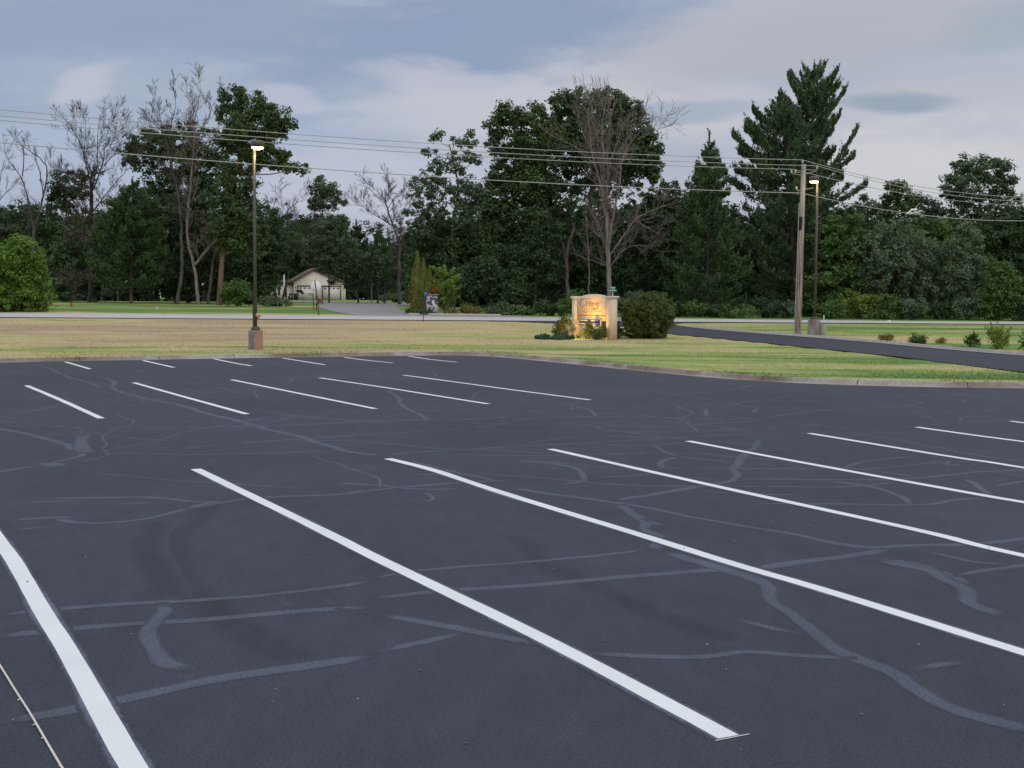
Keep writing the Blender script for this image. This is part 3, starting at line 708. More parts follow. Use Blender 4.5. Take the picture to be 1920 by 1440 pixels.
def shrub(name, label, px, py, rx, ry, mat, leaf=.07, n=1.6, rc=.3, per=40, Y=None, group=None, nl=4, cat='shrub', stems=True, spiky=0.0):
    """a shrub standing at ground point px,py; rx, ry in view units"""
    b = G(px, py) if Y is None else BASE(px, Y); Y = b[1]; s = pxr(Y)
    W, Hh = rx * s, 2 * ry * s; th = thing(name, label, cat, b, group); cb = MB(); tb = MB()
    for k in range(nl):
        off = np.array([rng.uniform(-.4, .4) * W, rng.uniform(-.35, .35) * W, Hh * rng.uniform(.38, .56)]) if nl > 1 else np.array([0, 0, Hh * .5])
        r = np.array([W * .68, W * .62, Hh * .44]) if nl > 1 else np.array([W, W, Hh * .5])
        nc = max(6, int(math.pi * r[0] * r[2] * 1.5 * n / (rc) ** 2 * .56 / nl * 2))
        Cc, D = lobe_clumps(b + off, r, nc); Cc[:, 2] = np.maximum(Cc[:, 2], b[2] + .04)
        cb.quads(clump_leaves(Cc, D, rc, per, leaf, .85))
        if stems:
            for q in range(0, nc, 3): tb.tube([b + rng.normal(0, .05, 3) * [1, 1, 0], b * .5 + Cc[q] * .5 + rng.normal(0, .04, 3), Cc[q]], [.02, .014, .006], 3, cap=False)
        if spiky:
            for q in range(nc):
                if rng.random() < .6:
                    d = unit(D[q] + np.array([0, 0, .8])); L_ = spiky * rng.uniform(.5, 1.2)
                    t = np.repeat(np.linspace(0, 1, 9), 3)[:, None]; P = Cc[q] + d * L_ * t + rng.normal(0, .03, (27, 3))
                    cb.quads(leaves(P, leaf, leaf * .5))
    if stems: part(tb, 'stem', M['bark'], th)
    part(cb, 'foliage', M[mat], th); return th

def plume(cb, tb, a, e, r0, half, dens=70, up=.35, s=.17, droop=0.0, bow=.12):
    """a conifer branch: a stick with sprays of needles along and beside it"""
    a = np.asarray(a, float); e = np.asarray(e, float); L_ = np.linalg.norm(e - a)
    mid = (a + e) / 2 + np.array([0, 0, -bow * L_]); 
    P = sm([a, mid, e], 3); tb.tube(P, np.linspace(r0, .015, len(P)), 4, cap=False)
    n = int(dens * L_); t = rng.uniform(.22, 1.0, n) ** .8; t = np.clip(t, 0, 1)
    idx = t * (len(P) - 1); i0 = np.minimum(idx.astype(int), len(P) - 2); fr = (idx - i0)[:, None]
    c = P[i0] * (1 - fr) + P[i0 + 1] * fr
    d = unit(e - a); side = unit(np.cross(d, [0, 0, 1.0])); w = half * (np.sin(np.clip((1.08 - t) * 1.9, 0, math.pi / 2)) * .85 + .15)
    k = rng.uniform(-1, 1, n); c = c + side * (k * w)[:, None] + d * (-np.abs(k) * w * -.35)[:, None]
    c[:, 2] += rng.normal(0, .11, n) * (1 + w) + up * rng.random(n) * .5 - droop * np.abs(k) * w
    nd = unit(d * .7 + side * np.sign(k)[:, None] * .5 + rng.normal(0, .45, (n, 3)) + np.array([0, 0, up]))
    nn = unit(np.cross(nd, rng.normal(size=(n, 3)))); sv = (s * rng.uniform(.7, 1.3, n))[:, None]; wv = sv * .38
    cb.quads(np.stack([c - nd * sv, c + nn * wv, c + nd * sv, c - nn * wv], 1))
    m = int(2.6 * L_ * dens / 75)
    if m and up > .3:
        q = rng.integers(0, n, m); b0 = c[q]; sd = unit(rng.normal(0, .3, (m, 3)) + np.array([0, 0, 1.0]) + d * .45); ln = rng.uniform(.3, .75, m)
        tt = rng.random((m, 11)); P2 = (b0[:, None] + sd[:, None] * (ln[:, None] * tt)[..., None] + rng.normal(0, .05, (m, 11, 3))).reshape(-1, 3)
        D2 = np.repeat(sd, 11, 0); n2 = unit(np.cross(D2, rng.normal(size=D2.shape))); d2 = unit(D2 + n2 * .5)
        cb.quads(np.stack([P2 - d2 * .07, P2 + n2 * .05, P2 + d2 * .17, P2 - n2 * .05], 1))

def conifer(name, label, basepx, Y, toppx, toppy, widths, mat='pine', low=.12, whorl=.75, per=5, rise=.25, dens=75, half=.55, bark='bark', tr=.22, droop=0, extra=(), leanpts=None, s=.17, jit=.3, up=.35, group=None):
    """widths: list of (fraction of height, left reach, right reach) in view units"""
    b = BASE(basepx, Y); tp = AT(toppx, toppy, Y); th = thing(name, label, 'tree', b, group)
    tb, cb = MB(), MB(); sc = pxr(Y); Hh = tp[2] - b[2]
    TP = sm([b + np.array([0, 0, -.2]), b * .6 + tp * .4 + np.array([0, 0, 0]), tp] if leanpts is None else [b] + [AT(x, y, Y) for x, y in leanpts] + [tp], 2)
    rr = np.linspace(tr, .03, len(TP)); tb.tube(TP, rr, 8, cap=False)
    fx = [w[0] for w in widths]
    z = low * Hh; a0 = rng.uniform(0, 6)
    while z < Hh * .985:
        f = z / Hh; Lf = np.interp(f, fx, [w[1] for w in widths]) * sc; Rt = np.interp(f, fx, [w[2] for w in widths]) * sc
        for q in range(per):
            an = a0 + q * 2 * math.pi / per + rng.normal(0, .22); a0 += .37
            reach = (Rt if math.cos(an) > 0 else Lf) * abs(math.cos(an)) + (Rt + Lf) / 2 * .85 * (1 - abs(math.cos(an)))
            reach *= rng.uniform(1 - jit, 1 + jit * .5)
            zz_ = b[2] + z + rng.normal(0, .2)
            k = np.interp(zz_, TP[:, 2], np.arange(len(TP))); k0 = int(min(k, len(TP) - 2)); st = TP[k0] + (TP[k0 + 1] - TP[k0]) * (k - k0)
            rs = rise * (1 + f * 1.6) * rng.uniform(.5, 1.5)
            e = st + np.array([math.cos(an) * reach, math.sin(an) * reach, reach * rs])
            if reach > .25: plume(cb, tb, st, e, max(.02, rr[k0] * .3), min(half, reach * .45), dens, up, s, droop)
        z += whorl * rng.uniform(.8, 1.2) * (1 - .45 * f)
    plume(cb, tb, TP[-3], tp + np.array([0, 0, .3]), .03, .15, 60, .6, s)
    for (x0, y0, x1, y1, hw) in extra:
        plume(cb, tb, AT(x0, y0, Y), AT(x1, y1, Y - .3), .08, hw, dens * 2.0, up, s, 0, .1)
    part(tb, 'trunk', M[bark], th, True); part(cb, 'crown', M[mat], th); return th

def bare(name, label, basepx, Y, limbs, mat='dead', twig=2, tl=1.6, spread=.6, group=None, step=1.1, up=.2, r0=.2, leafsp=None, minr=.014, th=None):
    """a leafless tree: each limb a list of view points with start/end radius; twigs grow along it"""
    b = BASE(basepx, Y); th = thing(name, label, 'tree', b, group)
    tb = MB(); wb = MB(); Ls = []
    for q, (pts, ra, rb) in enumerate(limbs):
        P = [AT(x, y, Y + (0 if q == 0 else rng.uniform(-1, 1) * .0)) for x, y in pts]
        if q == 0: P = [b + np.array([0, 0, -.2])] + P
        P = np.array(P)
        if q > 0: # bow the limb in depth
            dd = rng.uniform(-1.6, 1.6); P[:, 1] += np.linspace(0, 1, len(P)) * dd
        P = sm(P, 2); P = resample(P, .5)
        P[1:-1] += rng.normal(0, .03, P[1:-1].shape)
        rr = np.linspace(ra, rb, len(P)); tb.tube(P, rr, 7 if ra > .08 else 5, cap=False)
        Ls.append((P, rr, q))
    for P, rr, q in Ls:
        L_ = len(P) * .5; start = .45 if q == 0 else .15
        d = start * L_
        while d < L_:
            k = int(d / .5); k = min(k, len(P) - 2)
            dr = unit(P[k + 1] - P[k]); sd = unit(rng.normal(size=3)); nd = unit(dr * .8 + sd * (spread + .3) + np.array([0, 0, up]))
            grow(wb, P[k], nd, tl * rng.uniform(.6, 1.2), max(.014, min(rr[k] * .5, .04)), twig, 3, spread, up, 4, .2, minr)
            d += step * rng.uniform(.6, 1.3)
        dr = unit(P[-1] - P[-2]); grow(wb, P[-1], dr, tl, rr[-1] * .9, twig, 3, spread, up, 4, .2, minr)
    part(tb, 'trunk', M[mat], th, True); part(wb, 'branches', M[mat], th)
    if leafsp:
        mat_, cl, n_, per_, rc_ = leafsp; cb = MB()
        for (x, y, rx, ry) in cl:
            s = pxr(Y); r = np.array([rx * s, rx * s * .8, ry * s]); nc = max(4, int(math.pi * r[0] * r[2] * n_))
            Cc, D = lobe_clumps(AT(x, y, Y), r, nc); cb.quads(clump_leaves(Cc, D, rc_, per_, .13))
        part(cb, 'crown', M[mat_], th)
    return th

# ------------------------------------------------------------------ trees, left part
leafy('broadleaf_tree', 'bright green bushy tree beside the road at the left edge', 20, 108.5,
      [(8, 520, 62, 58), (48, 495, 34, 44), (60, 545, 34, 36), (-30, 540, 50, 50), (30, 562, 60, 22), (74, 566, 20, 16), (38, 460, 22, 16)], 'bright', .12, 1.5, .6, 70, trunkpts=[(22, 560), (24, 500)], tr=.18)
bare('bare_tree', 'pale leafless tree with two arching limbs near the left edge', 66, 150,
     [([(65, 540), (62, 470), (64, 432)], .24, .2), ([(64, 435), (52, 360), (42, 330), (20, 300), (17, 290)], .12, .03), ([(42, 330), (43, 290), (35, 262), (18, 255)], .08, .02),
      ([(64, 432), (80, 380), (92, 330), (92, 310), (70, 290), (40, 270)], .13, .03), ([(80, 378), (78, 345), (66, 300), (50, 275)], .08, .02), ([(60, 460), (50, 420), (46, 380)], .07, .02)], 'dead', 2, 1.3)
bare('bare_tree', 'leafless tree half cut off by the left edge of the picture', -8, 150,
     [([(-8, 500), (-5, 420), (-4, 380)], .2, .15), ([(-4, 380), (8, 365), (22, 355)], .06, .02), ([(-4, 370), (-2, 320), (0, 295)], .07, .02), ([(-5, 400), (10, 390), (20, 395)], .05, .02)], 'dead', 2, 1.3)
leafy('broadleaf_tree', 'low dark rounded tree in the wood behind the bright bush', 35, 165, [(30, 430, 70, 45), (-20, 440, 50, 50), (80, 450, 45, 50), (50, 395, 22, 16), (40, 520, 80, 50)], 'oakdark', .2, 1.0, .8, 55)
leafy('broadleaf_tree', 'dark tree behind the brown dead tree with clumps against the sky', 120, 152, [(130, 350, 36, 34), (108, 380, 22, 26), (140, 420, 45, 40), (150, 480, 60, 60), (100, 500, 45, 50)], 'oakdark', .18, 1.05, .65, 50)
bare('dead_tree', 'brown dead tree with a dense tangle of fine twigs, left of the spruce', 168, 139,
     [([(171, 500), (172, 430), (172, 380), (170, 340)], .24, .16), ([(170, 345), (160, 300), (152, 270), (140, 245), (125, 228)], .09, .02), ([(172, 350), (182, 310), (178, 270), (180, 225)], .09, .02),
      ([(172, 360), (195, 310), (200, 270), (210, 225)], .09, .02), ([(195, 312), (215, 285), (232, 255)], .06, .02), ([(172, 400), (205, 350), (240, 310)], .08, .02), ([(170, 370), (140, 330), (110, 320)], .07, .02),
      ([(171, 420), (150, 380), (128, 350)], .06, .02), ([(175, 330), (160, 290), (165, 250), (168, 228)], .06, .02), ([(172, 460), (150, 430), (130, 420)], .05, .02), ([(172, 440), (200, 400), (210, 380)], .05, .02)],
     'deadbrown', 3, 1.7, .75, step=.95, leafsp=('brownleaf', [(165, 330, 34, 30), (172, 385, 42, 40), (150, 430, 34, 34), (185, 440, 34, 40), (140, 350, 22, 22)], 1.2, 16, .6))
leafy('broadleaf_tree', 'shadowy tree with a grey trunk behind the small bare tree on the lawn', 186, 146, [(140, 480, 50, 60), (110, 530, 40, 32), (190, 470, 40, 60), (150, 540, 50, 20)], 'pine', .17, 1.1, .7, 50, tr=.22)
conifer('spruce_tree', 'broad dark green spruce with a reddish trunk on the far lawn', 246, 134, 248, 346,
        [(0, 30, 30), (.1, 62, 52), (.22, 82, 60), (.4, 78, 62), (.6, 66, 70), (.8, 45, 60), (.92, 24, 30), (1, 3, 3)], 'spruce', .17, .62, 7, .02, 85, .6, 'barkred', .2, .25, jit=.25)
bare('small_tree', 'small bare ornamental tree with a wire guard on the far lawn', 134, 121,
     [([(134, 565), (135, 545)], .045, .04), ([(135, 550), (128, 530), (122, 510)], .03, .012), ([(135, 548), (136, 525), (138, 505)], .03, .012), ([(135, 552), (148, 535), (165, 528)], .03, .012), ([(134, 545), (118, 525), (104, 515)], .025, .012), ([(135, 545), (150, 520), (158, 510)], .025, .012)],
     'deadbrown', 2, .55, .7, step=.3, leafsp=('brownleaf', [(135, 515, 28, 16), (120, 522, 20, 10), (155, 520, 18, 10)], 2.2, 8, .3))
th = thing('tree_guard', 'reddish mesh guard round the foot of the small bare tree', 'tree guard', BASE(134, 120.7))
mb = MB(); bb = np.array(th.location)
for k in range(9):
    a = k * 2 * math.pi / 9; mb.tube([bb + [math.cos(a) * .13, math.sin(a) * .13, 0], bb + [math.cos(a) * .12, math.sin(a) * .12, .5]], .014, 4)
for z in (.05, .2, .35, .48): mb.tube([bb + [math.cos(a) * .13, math.sin(a) * .13, z] for a in np.linspace(0, 6.283, 13)], .012, 4)
part(mb, 'mesh', M['red'], th)
leafy('oak_tree', 'spreading dark oak crown behind the two bare tree tops', 330, 146,
      [(268, 262, 32, 22), (242, 290, 14, 22), (300, 268, 42, 30), (345, 262, 50, 30), (385, 285, 46, 40), (340, 310, 50, 30), (270, 310, 22, 20), (400, 340, 40, 40), (350, 360, 60, 40), (300, 355, 40, 26)], 'oak', .18, .85, .6, 48, depthk=.7)
leafy('broadleaf_tree', 'dark bushy tree filling in between the spruce and the forked trunks', 350, 143,
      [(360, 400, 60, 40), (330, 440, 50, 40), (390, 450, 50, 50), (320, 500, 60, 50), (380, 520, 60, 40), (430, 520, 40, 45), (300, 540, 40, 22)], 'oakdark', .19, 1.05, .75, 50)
bare('dead_tree', 'tall bare tree with a pale leaning trunk right of the spruce', 331, 133,
     [([(333, 560), (340, 520), (342, 470), (338, 400), (332, 350), (318, 300), (312, 262)], .21, .09), ([(314, 275), (306, 245), (302, 215), (298, 195)], .06, .02), ([(312, 262), (322, 225), (326, 200), (325, 178)], .06, .02),
      ([(313, 258), (290, 232), (275, 225)], .05, .02), ([(332, 345), (345, 320), (360, 300)], .05, .02), ([(325, 330), (300, 300), (285, 285)], .05, .02)], 'dead', 3, 1.5, .6, step=.95)
bare('dead_tree', 'tall bare tree forking low into two pale stems left of the big oak', 372, 133,
     [([(371, 570), (368, 520), (362, 490), (352, 455), (350, 420), (358, 340), (364, 262)], .19, .08), ([(366, 496), (378, 480), (392, 462), (402, 452), (408, 445)], .15, .12), ([(364, 270), (366, 230), (375, 200), (380, 168)], .06, .02),
      ([(365, 260), (358, 215), (352, 190)], .05, .02), ([(364, 262), (385, 225), (398, 190)], .06, .02), ([(362, 280), (350, 250), (330, 245)], .05, .02), ([(366, 270), (395, 245), (420, 240)], .05, .02), ([(364, 290), (400, 270), (425, 262)], .04, .02)],
     'deadpale', 3, 1.6, .6, step=.95, leafsp=('brownleaf', [(362, 420, 30, 40), (375, 460, 26, 30), (350, 350, 26, 34)], 1.2, 14, .6))
bare('tree_snag', 'grey leaning bare trunk standing between the forked tree and the big oak', 388, 134, [([(391, 560), (396, 520), (400, 480), (412, 450), (425, 430)], .17, .1), ([(398, 500), (405, 470), (404, 440)], .06, .03)], 'dead', 1, .9)
leafy('oak_tree', 'tall leaning oak with a thick reddish trunk behind the left lamp post', 411, 132,
      [(437, 185, 26, 22), (425, 212, 22, 18), (466, 195, 32, 26), (505, 222, 34, 28), (530, 235, 22, 20), (470, 240, 50, 34), (440, 262, 30, 26), (490, 275, 46, 26), (455, 300, 40, 30), (520, 300, 34, 16), (555, 315, 24, 11), (445, 335, 34, 26), (437, 375, 40, 30),
       (450, 410, 44, 36), (425, 440, 34, 26), (470, 450, 30, 34)], 'oak', .17, 1.1, .6, 58, 'barkred', .34, trunkpts=[(414, 520), (419, 450), (428, 380), (445, 310), (460, 240), (462, 200)], depthk=.8)
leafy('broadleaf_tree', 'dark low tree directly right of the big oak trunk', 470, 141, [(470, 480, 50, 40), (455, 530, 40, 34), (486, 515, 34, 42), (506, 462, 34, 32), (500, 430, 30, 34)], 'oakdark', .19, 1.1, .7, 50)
shrub('shrub', 'ivy grown leafy shrub beside the reddish oak trunk', 445, 575, 34, 26, 'mid', .13, 1.6, .45, 50, Y=129.5)
bare('dead_tree', 'sprawling grey dead branches reaching right above the garage trees', 520, 152,
     [([(515, 540), (510, 480), (515, 440)], .16, .12), ([(515, 445), (530, 410), (550, 385), (575, 375)], .08, .02), ([(513, 450), (545, 425), (580, 400), (605, 390)], .08, .02), ([(515, 440), (510, 400), (520, 375)], .07, .02), ([(512, 470), (540, 455), (570, 450)], .06, .02), ([(515, 430), (500, 405), (490, 395)], .05, .02)], 'deadbrown', 3, 1.8, .7, step=.9)
leafy('broadleaf_tree', 'dark tree behind the left lamp post with foliage below the open sky gap', 540, 207, [(500, 405, 26, 26), (540, 440, 46, 40), (560, 490, 60, 50), (520, 500, 40, 50)], 'oakdark', .2, 1.0, .75, 50)
leafy('pine_tree', 'tall pine with a flat clumped top above the garage', 606, 214, [(604, 350, 24, 17), (625, 358, 16, 12), (612, 378, 34, 14), (592, 385, 14, 12), (585, 425, 36, 22), (625, 425, 30, 24), (600, 455, 50, 30)], 'pine', .2, 1.15, .65, 48, trunkpts=[(606, 500), (604, 420), (605, 370)], tr=.22)
conifer('pine_tree', 'sloping dark pine whose crown fills the view left of the garage', 575, 212, 590, 408, [(0, 20, 20), (.12, 50, 40), (.4, 60, 60), (.7, 44, 50), (.9, 24, 26), (1, 3, 3)], 'pine', .2, .9, 6, .1, 60, .7, s=.2)
for (x0, wd, lb) in ((502, .24, 'shaded tree with a dark straight trunk left of the white cross'), (528, .22, 'shaded tree whose dark trunk leans right close beside the white cross')):
    leafy('broadleaf_tree', lb, x0, 172, [(x0 - 2, 475, 26, 16), (x0 + 8, 450, 30, 22)], 'oakdark', .17, 1.0, .6, 48, tr=wd, trunkpts=[(x0 + (8 if x0 > 510 else -2), 535), (x0 + (16 if x0 > 510 else -2), 500)])
leafy('broadleaf_tree', 'green tree growing in front of the cream garage', 617, 168,
      [(592, 462, 28, 26), (618, 440, 34, 30), (642, 470, 34, 22), (618, 488, 30, 14), (650, 500, 26, 10), (672, 485, 20, 14), (686, 522, 12, 6), (606, 508, 12, 5), (640, 514, 12, 5), (632, 415, 20, 18), (624, 526, 8, 4)], 'blue', .14, 1.1, .5, 48, trunkpts=[(617, 545), (617, 510), (617, 470), (622, 430)], tr=.17)
bare('small_tree', 'young sapling with dark leaves in front of the left garage door', 569, 176, [([(569, 560), (567, 552)], .03, .025)], 'bark', 1, .3, leafsp=('oakdark', [(566, 547, 5, 4), (560, 545, 4, 2)], 5, 24, .2))
bare('bare_tree', 'tall pale leafless tree above the end of the side street', 748, 160,
     [([(748, 545), (748, 500), (749, 455), (740, 430), (728, 400), (722, 375)], .24, .09), ([(722, 375), (712, 362), (700, 352)], .04, .015), ([(723, 378), (730, 355), (728, 345)], .05, .015), ([(738, 425), (715, 410), (690, 395), (672, 380)], .08, .02), ([(749, 450), (752, 420), (765, 395)], .08, .02),
      ([(726, 395), (738, 370), (748, 358)], .04, .015), ([(690, 397), (680, 385), (665, 385)], .04, .015), ([(735, 415), (745, 385)], .04, .015)], 'dead', 3, 1.5, .6, step=1.0)
leafy('broadleaf_tree', 'reddish brown thinly leaved tree in the gap behind the arborvitae', 752, 175, [(752, 440, 20, 34), (740, 480, 24, 30), (700, 425, 24, 14)], 'brownleaf', .16, .6, .7, 40, 'dead')
conifer('pine_tree', 'dark narrow pine left of the side street', 708, 172, 712, 430, [(0, 12, 12), (.1, 30, 30), (.5, 32, 34), (.8, 18, 18), (1, 2, 2)], 'pine', .15, .9, 6, .05, 60, .6, s=.19, tr=.16)
conifer('pine_tree', 'dark pine beyond the side street right of the garage roof', 672, 176, 668, 424, [(0, 12, 12), (.15, 28, 30), (.5, 32, 26), (.8, 20, 20), (1, 3, 3)], 'oakdark', .2, .9, 6, .1, 60, .6, s=.19, tr=.16)
for x0, lb in ((697, 'slim tree with a pale trunk at the street end, leftmost of three'), (709, 'middle slim tree of three at the street end'), (721, 'slim dark stemmed tree at the street end, rightmost of three')):
    leafy('broadleaf_tree', lb, x0, 168, [(x0 - 2, 512, 12, 12), (x0 + 1, 488, 14, 16)], 'oakdark' if x0 != 709 else 'blue', .16, 1.0, .55, 44, 'deadpale' if x0 < 705 else 'dead', .12)
leafy('broadleaf_tree', 'dark leaning foliage over the pale trunk beside the side street', 765, 163, [(750, 500, 34, 22), (768, 470, 28, 30), (735, 520, 20, 14)], 'oakdark', .17, .8, .6, 46, tr=.1)
shrub('juniper_shrub', 'blue green spreading juniper hedge at the end of the side street', 748, 558, 34, 9, 'blue', .16, 2, .5, 40, Y=186, nl=3, stems=False)

# ------------------------------------------------------------------ centre wood
leafy('broadleaf_tree', 'airy tree with sky showing through at the left end of the central wood', 850, 122,
      [(822, 262, 10, 16), (808, 285, 14, 10), (850, 272, 12, 14), (878, 268, 16, 20), (835, 305, 22, 14), (812, 330, 26, 20), (790, 355, 26, 22), (862, 310, 20, 16), (845, 350, 40, 22), (800, 395, 36, 30), (850, 400, 44, 34), (890, 300, 16, 20), (790, 430, 26, 26), (880, 370, 30, 34)],
      'blue', .15, .62, .48, 46, trunkpts=[(850, 500), (846, 420), (862, 360), (850, 300), (842, 270)], depthk=.7)
leafy('broadleaf_tree', 'dark lower tree at the left end of the central wood above the arborvitae', 838, 124, [(800, 440, 38, 34), (850, 450, 50, 40), (790, 480, 22, 34), (850, 510, 60, 50), (900, 470, 40, 50)], 'oakdark', .17, 1.1, .7, 54)
leafy('oak_tree', 'tall dark oak left of the highest crown in the central wood', 960, 128,
      [(985, 330, 60, 40), (1010, 290, 40, 40), (960, 215, 36, 24), (932, 238, 22, 20), (995, 222, 34, 26), (945, 270, 34, 24), (1000, 262, 44, 34), (975, 300, 46, 26), (930, 330, 20, 20), (940, 370, 46, 36), (990, 350, 50, 40), (905, 395, 36, 34), (960, 420, 60, 44), (930, 470, 60, 50)],
      'oak', .17, 1.0, .62, 54, trunkpts=[(962, 520), (960, 440), (965, 360), (968, 290), (965, 240)], tr=.3, depthk=.8)
leafy('oak_tree', 'highest round oak crown in the central wood', 1100, 131,
      [(1120, 270, 80, 50), (1170, 300, 60, 40), (1030, 250, 30, 30), (1065, 200, 32, 28), (1090, 188, 40, 20), (1140, 190, 44, 20), (1175, 205, 32, 26), (1050, 235, 34, 26), (1110, 235, 60, 44), (1180, 245, 44, 34), (1215, 275, 26, 30), (1150, 290, 70, 34), (1080, 290, 50, 34), (1225, 315, 20, 20), (1200, 330, 40, 20), (1060, 340, 40, 30), (1130, 345, 50, 26)],
      'oak', .17, 1.1, .65, 56, trunkpts=[(1100, 500), (1105, 420), (1110, 340), (1115, 270), (1115, 215)], tr=.34, depthk=.75)
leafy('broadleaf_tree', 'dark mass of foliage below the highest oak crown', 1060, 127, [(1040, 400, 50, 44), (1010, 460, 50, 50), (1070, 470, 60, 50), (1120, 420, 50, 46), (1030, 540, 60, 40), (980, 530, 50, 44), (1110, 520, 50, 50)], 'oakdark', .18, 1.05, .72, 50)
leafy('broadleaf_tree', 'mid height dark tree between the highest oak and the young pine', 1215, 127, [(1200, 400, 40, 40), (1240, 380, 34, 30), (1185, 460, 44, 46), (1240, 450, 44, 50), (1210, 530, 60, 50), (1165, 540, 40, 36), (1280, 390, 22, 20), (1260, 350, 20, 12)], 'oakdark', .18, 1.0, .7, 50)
bare('dead_tree', 'tall weathered dead tree with many upright limbs behind the church sign', 1143, 119,
     [([(1143, 560), (1141, 520), (1140, 470), (1140, 420), (1134, 380)], .26, .2), ([(1140, 470), (1150, 400), (1160, 350), (1162, 310)], .15, .06), ([(1134, 382), (1124, 340), (1110, 300), (1105, 262), (1100, 215)], .13, .03), ([(1132, 370), (1128, 320), (1122, 270), (1112, 215), (1108, 190)], .13, .03),
      ([(1130, 350), (1132, 300), (1126, 240), (1135, 195)], .1, .03), ([(1136, 385), (1140, 330), (1138, 280), (1145, 235), (1142, 200)], .12, .03), ([(1122, 300), (1098, 265), (1086, 235), (1080, 205)], .08, .02), ([(1112, 305), (1085, 280), (1060, 262), (1045, 258)], .07, .02),
      ([(1138, 460), (1128, 430), (1112, 400)], .08, .03), ([(1142, 480), (1165, 450), (1190, 410), (1220, 395), (1250, 385)], .1, .03), ([(1190, 412), (1210, 425), (1235, 440)], .06, .02), ([(1140, 500), (1120, 490), (1090, 480)], .05, .02), ([(1141, 505), (1165, 470), (1200, 455), (1230, 470)], .06, .02),
      ([(1138, 470), (1125, 440), (1118, 420)], .06, .02), ([(1162, 315), (1175, 285), (1178, 250)], .06, .02), ([(1145, 300), (1160, 260), (1165, 225)], .06, .02), ([(1190, 240), (1215, 225), (1240, 220)], .04, .015), ([(1195, 262), (1225, 245), (1245, 240)], .04, .015)],
     'deadpale', 2, 1.7, .55, step=.5)
bare('tree_snag', 'broken forked grey snag left of the tall dead tree', 1066, 120.5, [([(1066, 560), (1063, 520), (1062, 480), (1066, 455), (1076, 432)], .22, .12), ([(1063, 500), (1058, 480), (1057, 462)], .1, .05), ([(1062, 510), (1058, 485), (1060, 460)], .06, .03)], 'dead', 1, .7)
bare('tree_snag', 'thin pale dead stem between the snag and the tall dead tree', 1104, 121, [([(1104, 560), (1105, 480), (1100, 440), (1098, 395)], .09, .04), ([(1103, 470), (1090, 450), (1082, 430)], .03, .015)], 'deadpale', 1, .8)
leafy('vine_thicket', 'vine covered mound of dark foliage right of the arborvitae', 925, 114, [(915, 520, 36, 36), (890, 530, 26, 40), (950, 545, 30, 36)], 'oakdark', .15, 1.3, .55, 56, cat='shrub', tr=.1)
leafy('oak_tree', 'slender dark tree with a visible trunk left of the snag', 1000, 122, [(1000, 480, 44, 40), (1020, 430, 34, 40), (985, 530, 30, 26), (1035, 500, 30, 30)], 'oakdark', .17, .95, .65, 48, tr=.2)
conifer('pine_tree', 'young symmetrical pine with a pointed top left of the great pine', 1326, 116, 1330, 266,
        [(0, 40, 40), (.07, 70, 66), (.18, 84, 84), (.3, 74, 66), (.42, 60, 60), (.55, 44, 44), (.7, 40, 38), (.82, 30, 30), (.92, 14, 16), (1, 2, 2)], 'spruce', .08, .85, 6, .12, 85, .6, 'bark', .2, .1, jit=.3)
conifer('pine_tree', 'great white pine with twin tops and long limbs sweeping right', 1496, 121, 1466, 182,
        [(0, 40, 40), (.08, 80, 76), (.25, 104, 92), (.45, 98, 84), (.6, 98, 64), (.72, 88, 50), (.82, 68, 34), (.91, 34, 24), (1, 5, 4)], 'pine', .07, 1.0, 7, .2, 72, .7, 'bark', .4, .1, jit=.42,
        extra=[(1500, 400, 1625, 346, .5), (1505, 372, 1606, 245, .55), (1500, 350, 1602, 292, .45), (1500, 420, 1560, 372, .6), (1470, 320, 1374, 252, .6), (1475, 290, 1398, 240, .6), (1474, 255, 1412, 205, .6), (1490, 350, 1380, 320, .7), (1478, 310, 1386, 285, .6), (1500, 340, 1580, 335, .5)], up=.4)
conifer('pine_tree', 'taller right hand top of the great white pine cluster', 1508, 124, 1527, 133,
        [(0, 30, 30), (.35, 40, 60), (.5, 52, 62), (.62, 56, 52), (.7, 50, 50), (.78, 44, 46), (.86, 44, 56), (.93, 30, 34), (.97, 16, 18), (1, 4, 4)], 'pine', .35, .85, 6, .36, 60, .42, 'bark', .35, .05, jit=.45,
        extra=[(1525, 240, 1585, 170, .35), (1522, 290, 1575, 215, .4), (1522, 220, 1480, 150, .3), (1524, 200, 1562, 150, .28), (1520, 260, 1560, 200, .4)], up=.45)

# ------------------------------------------------------------------ right wood
leafy('broadleaf_tree', 'soft green bushy tree behind the right lamp post', 1560, 117, [(1560, 450, 40, 44), (1595, 480, 40, 50), (1555, 520, 50, 50), (1610, 540, 44, 44), (1600, 430, 24, 26), (1530, 560, 40, 30)], 'mid', .15, 1.15, .6, 54)
leafy('oak_tree', 'clumpy oak top seen through a gap right of the great pine', 1635, 130, [(1625, 385, 26, 20), (1650, 405, 24, 20), (1600, 400, 16, 20), (1640, 440, 50, 34)], 'blue', .16, .75, .55, 46)
leafy('broadleaf_tree', 'narrow tree with a square brown tinged top against the sky', 1684, 123, [(1684, 352, 22, 12), (1672, 375, 18, 14), (1692, 380, 24, 20), (1684, 410, 30, 24), (1690, 440, 30, 30)], 'oak', .15, .95, .48, 54, trunkpts=[(1684, 520), (1684, 440), (1684, 370)], tr=.2)
leafy('broadleaf_tree', 'wide grey green tree in the middle of the right hand wood', 1684, 116, [(1684, 440, 46, 34), (1650, 470, 50, 40), (1715, 480, 46, 40), (1680, 510, 70, 50), (1640, 540, 50, 40), (1730, 550, 50, 36), (1690, 565, 60, 26)], 'pale', .15, 1.05, .62, 52, 'barkred', .18)
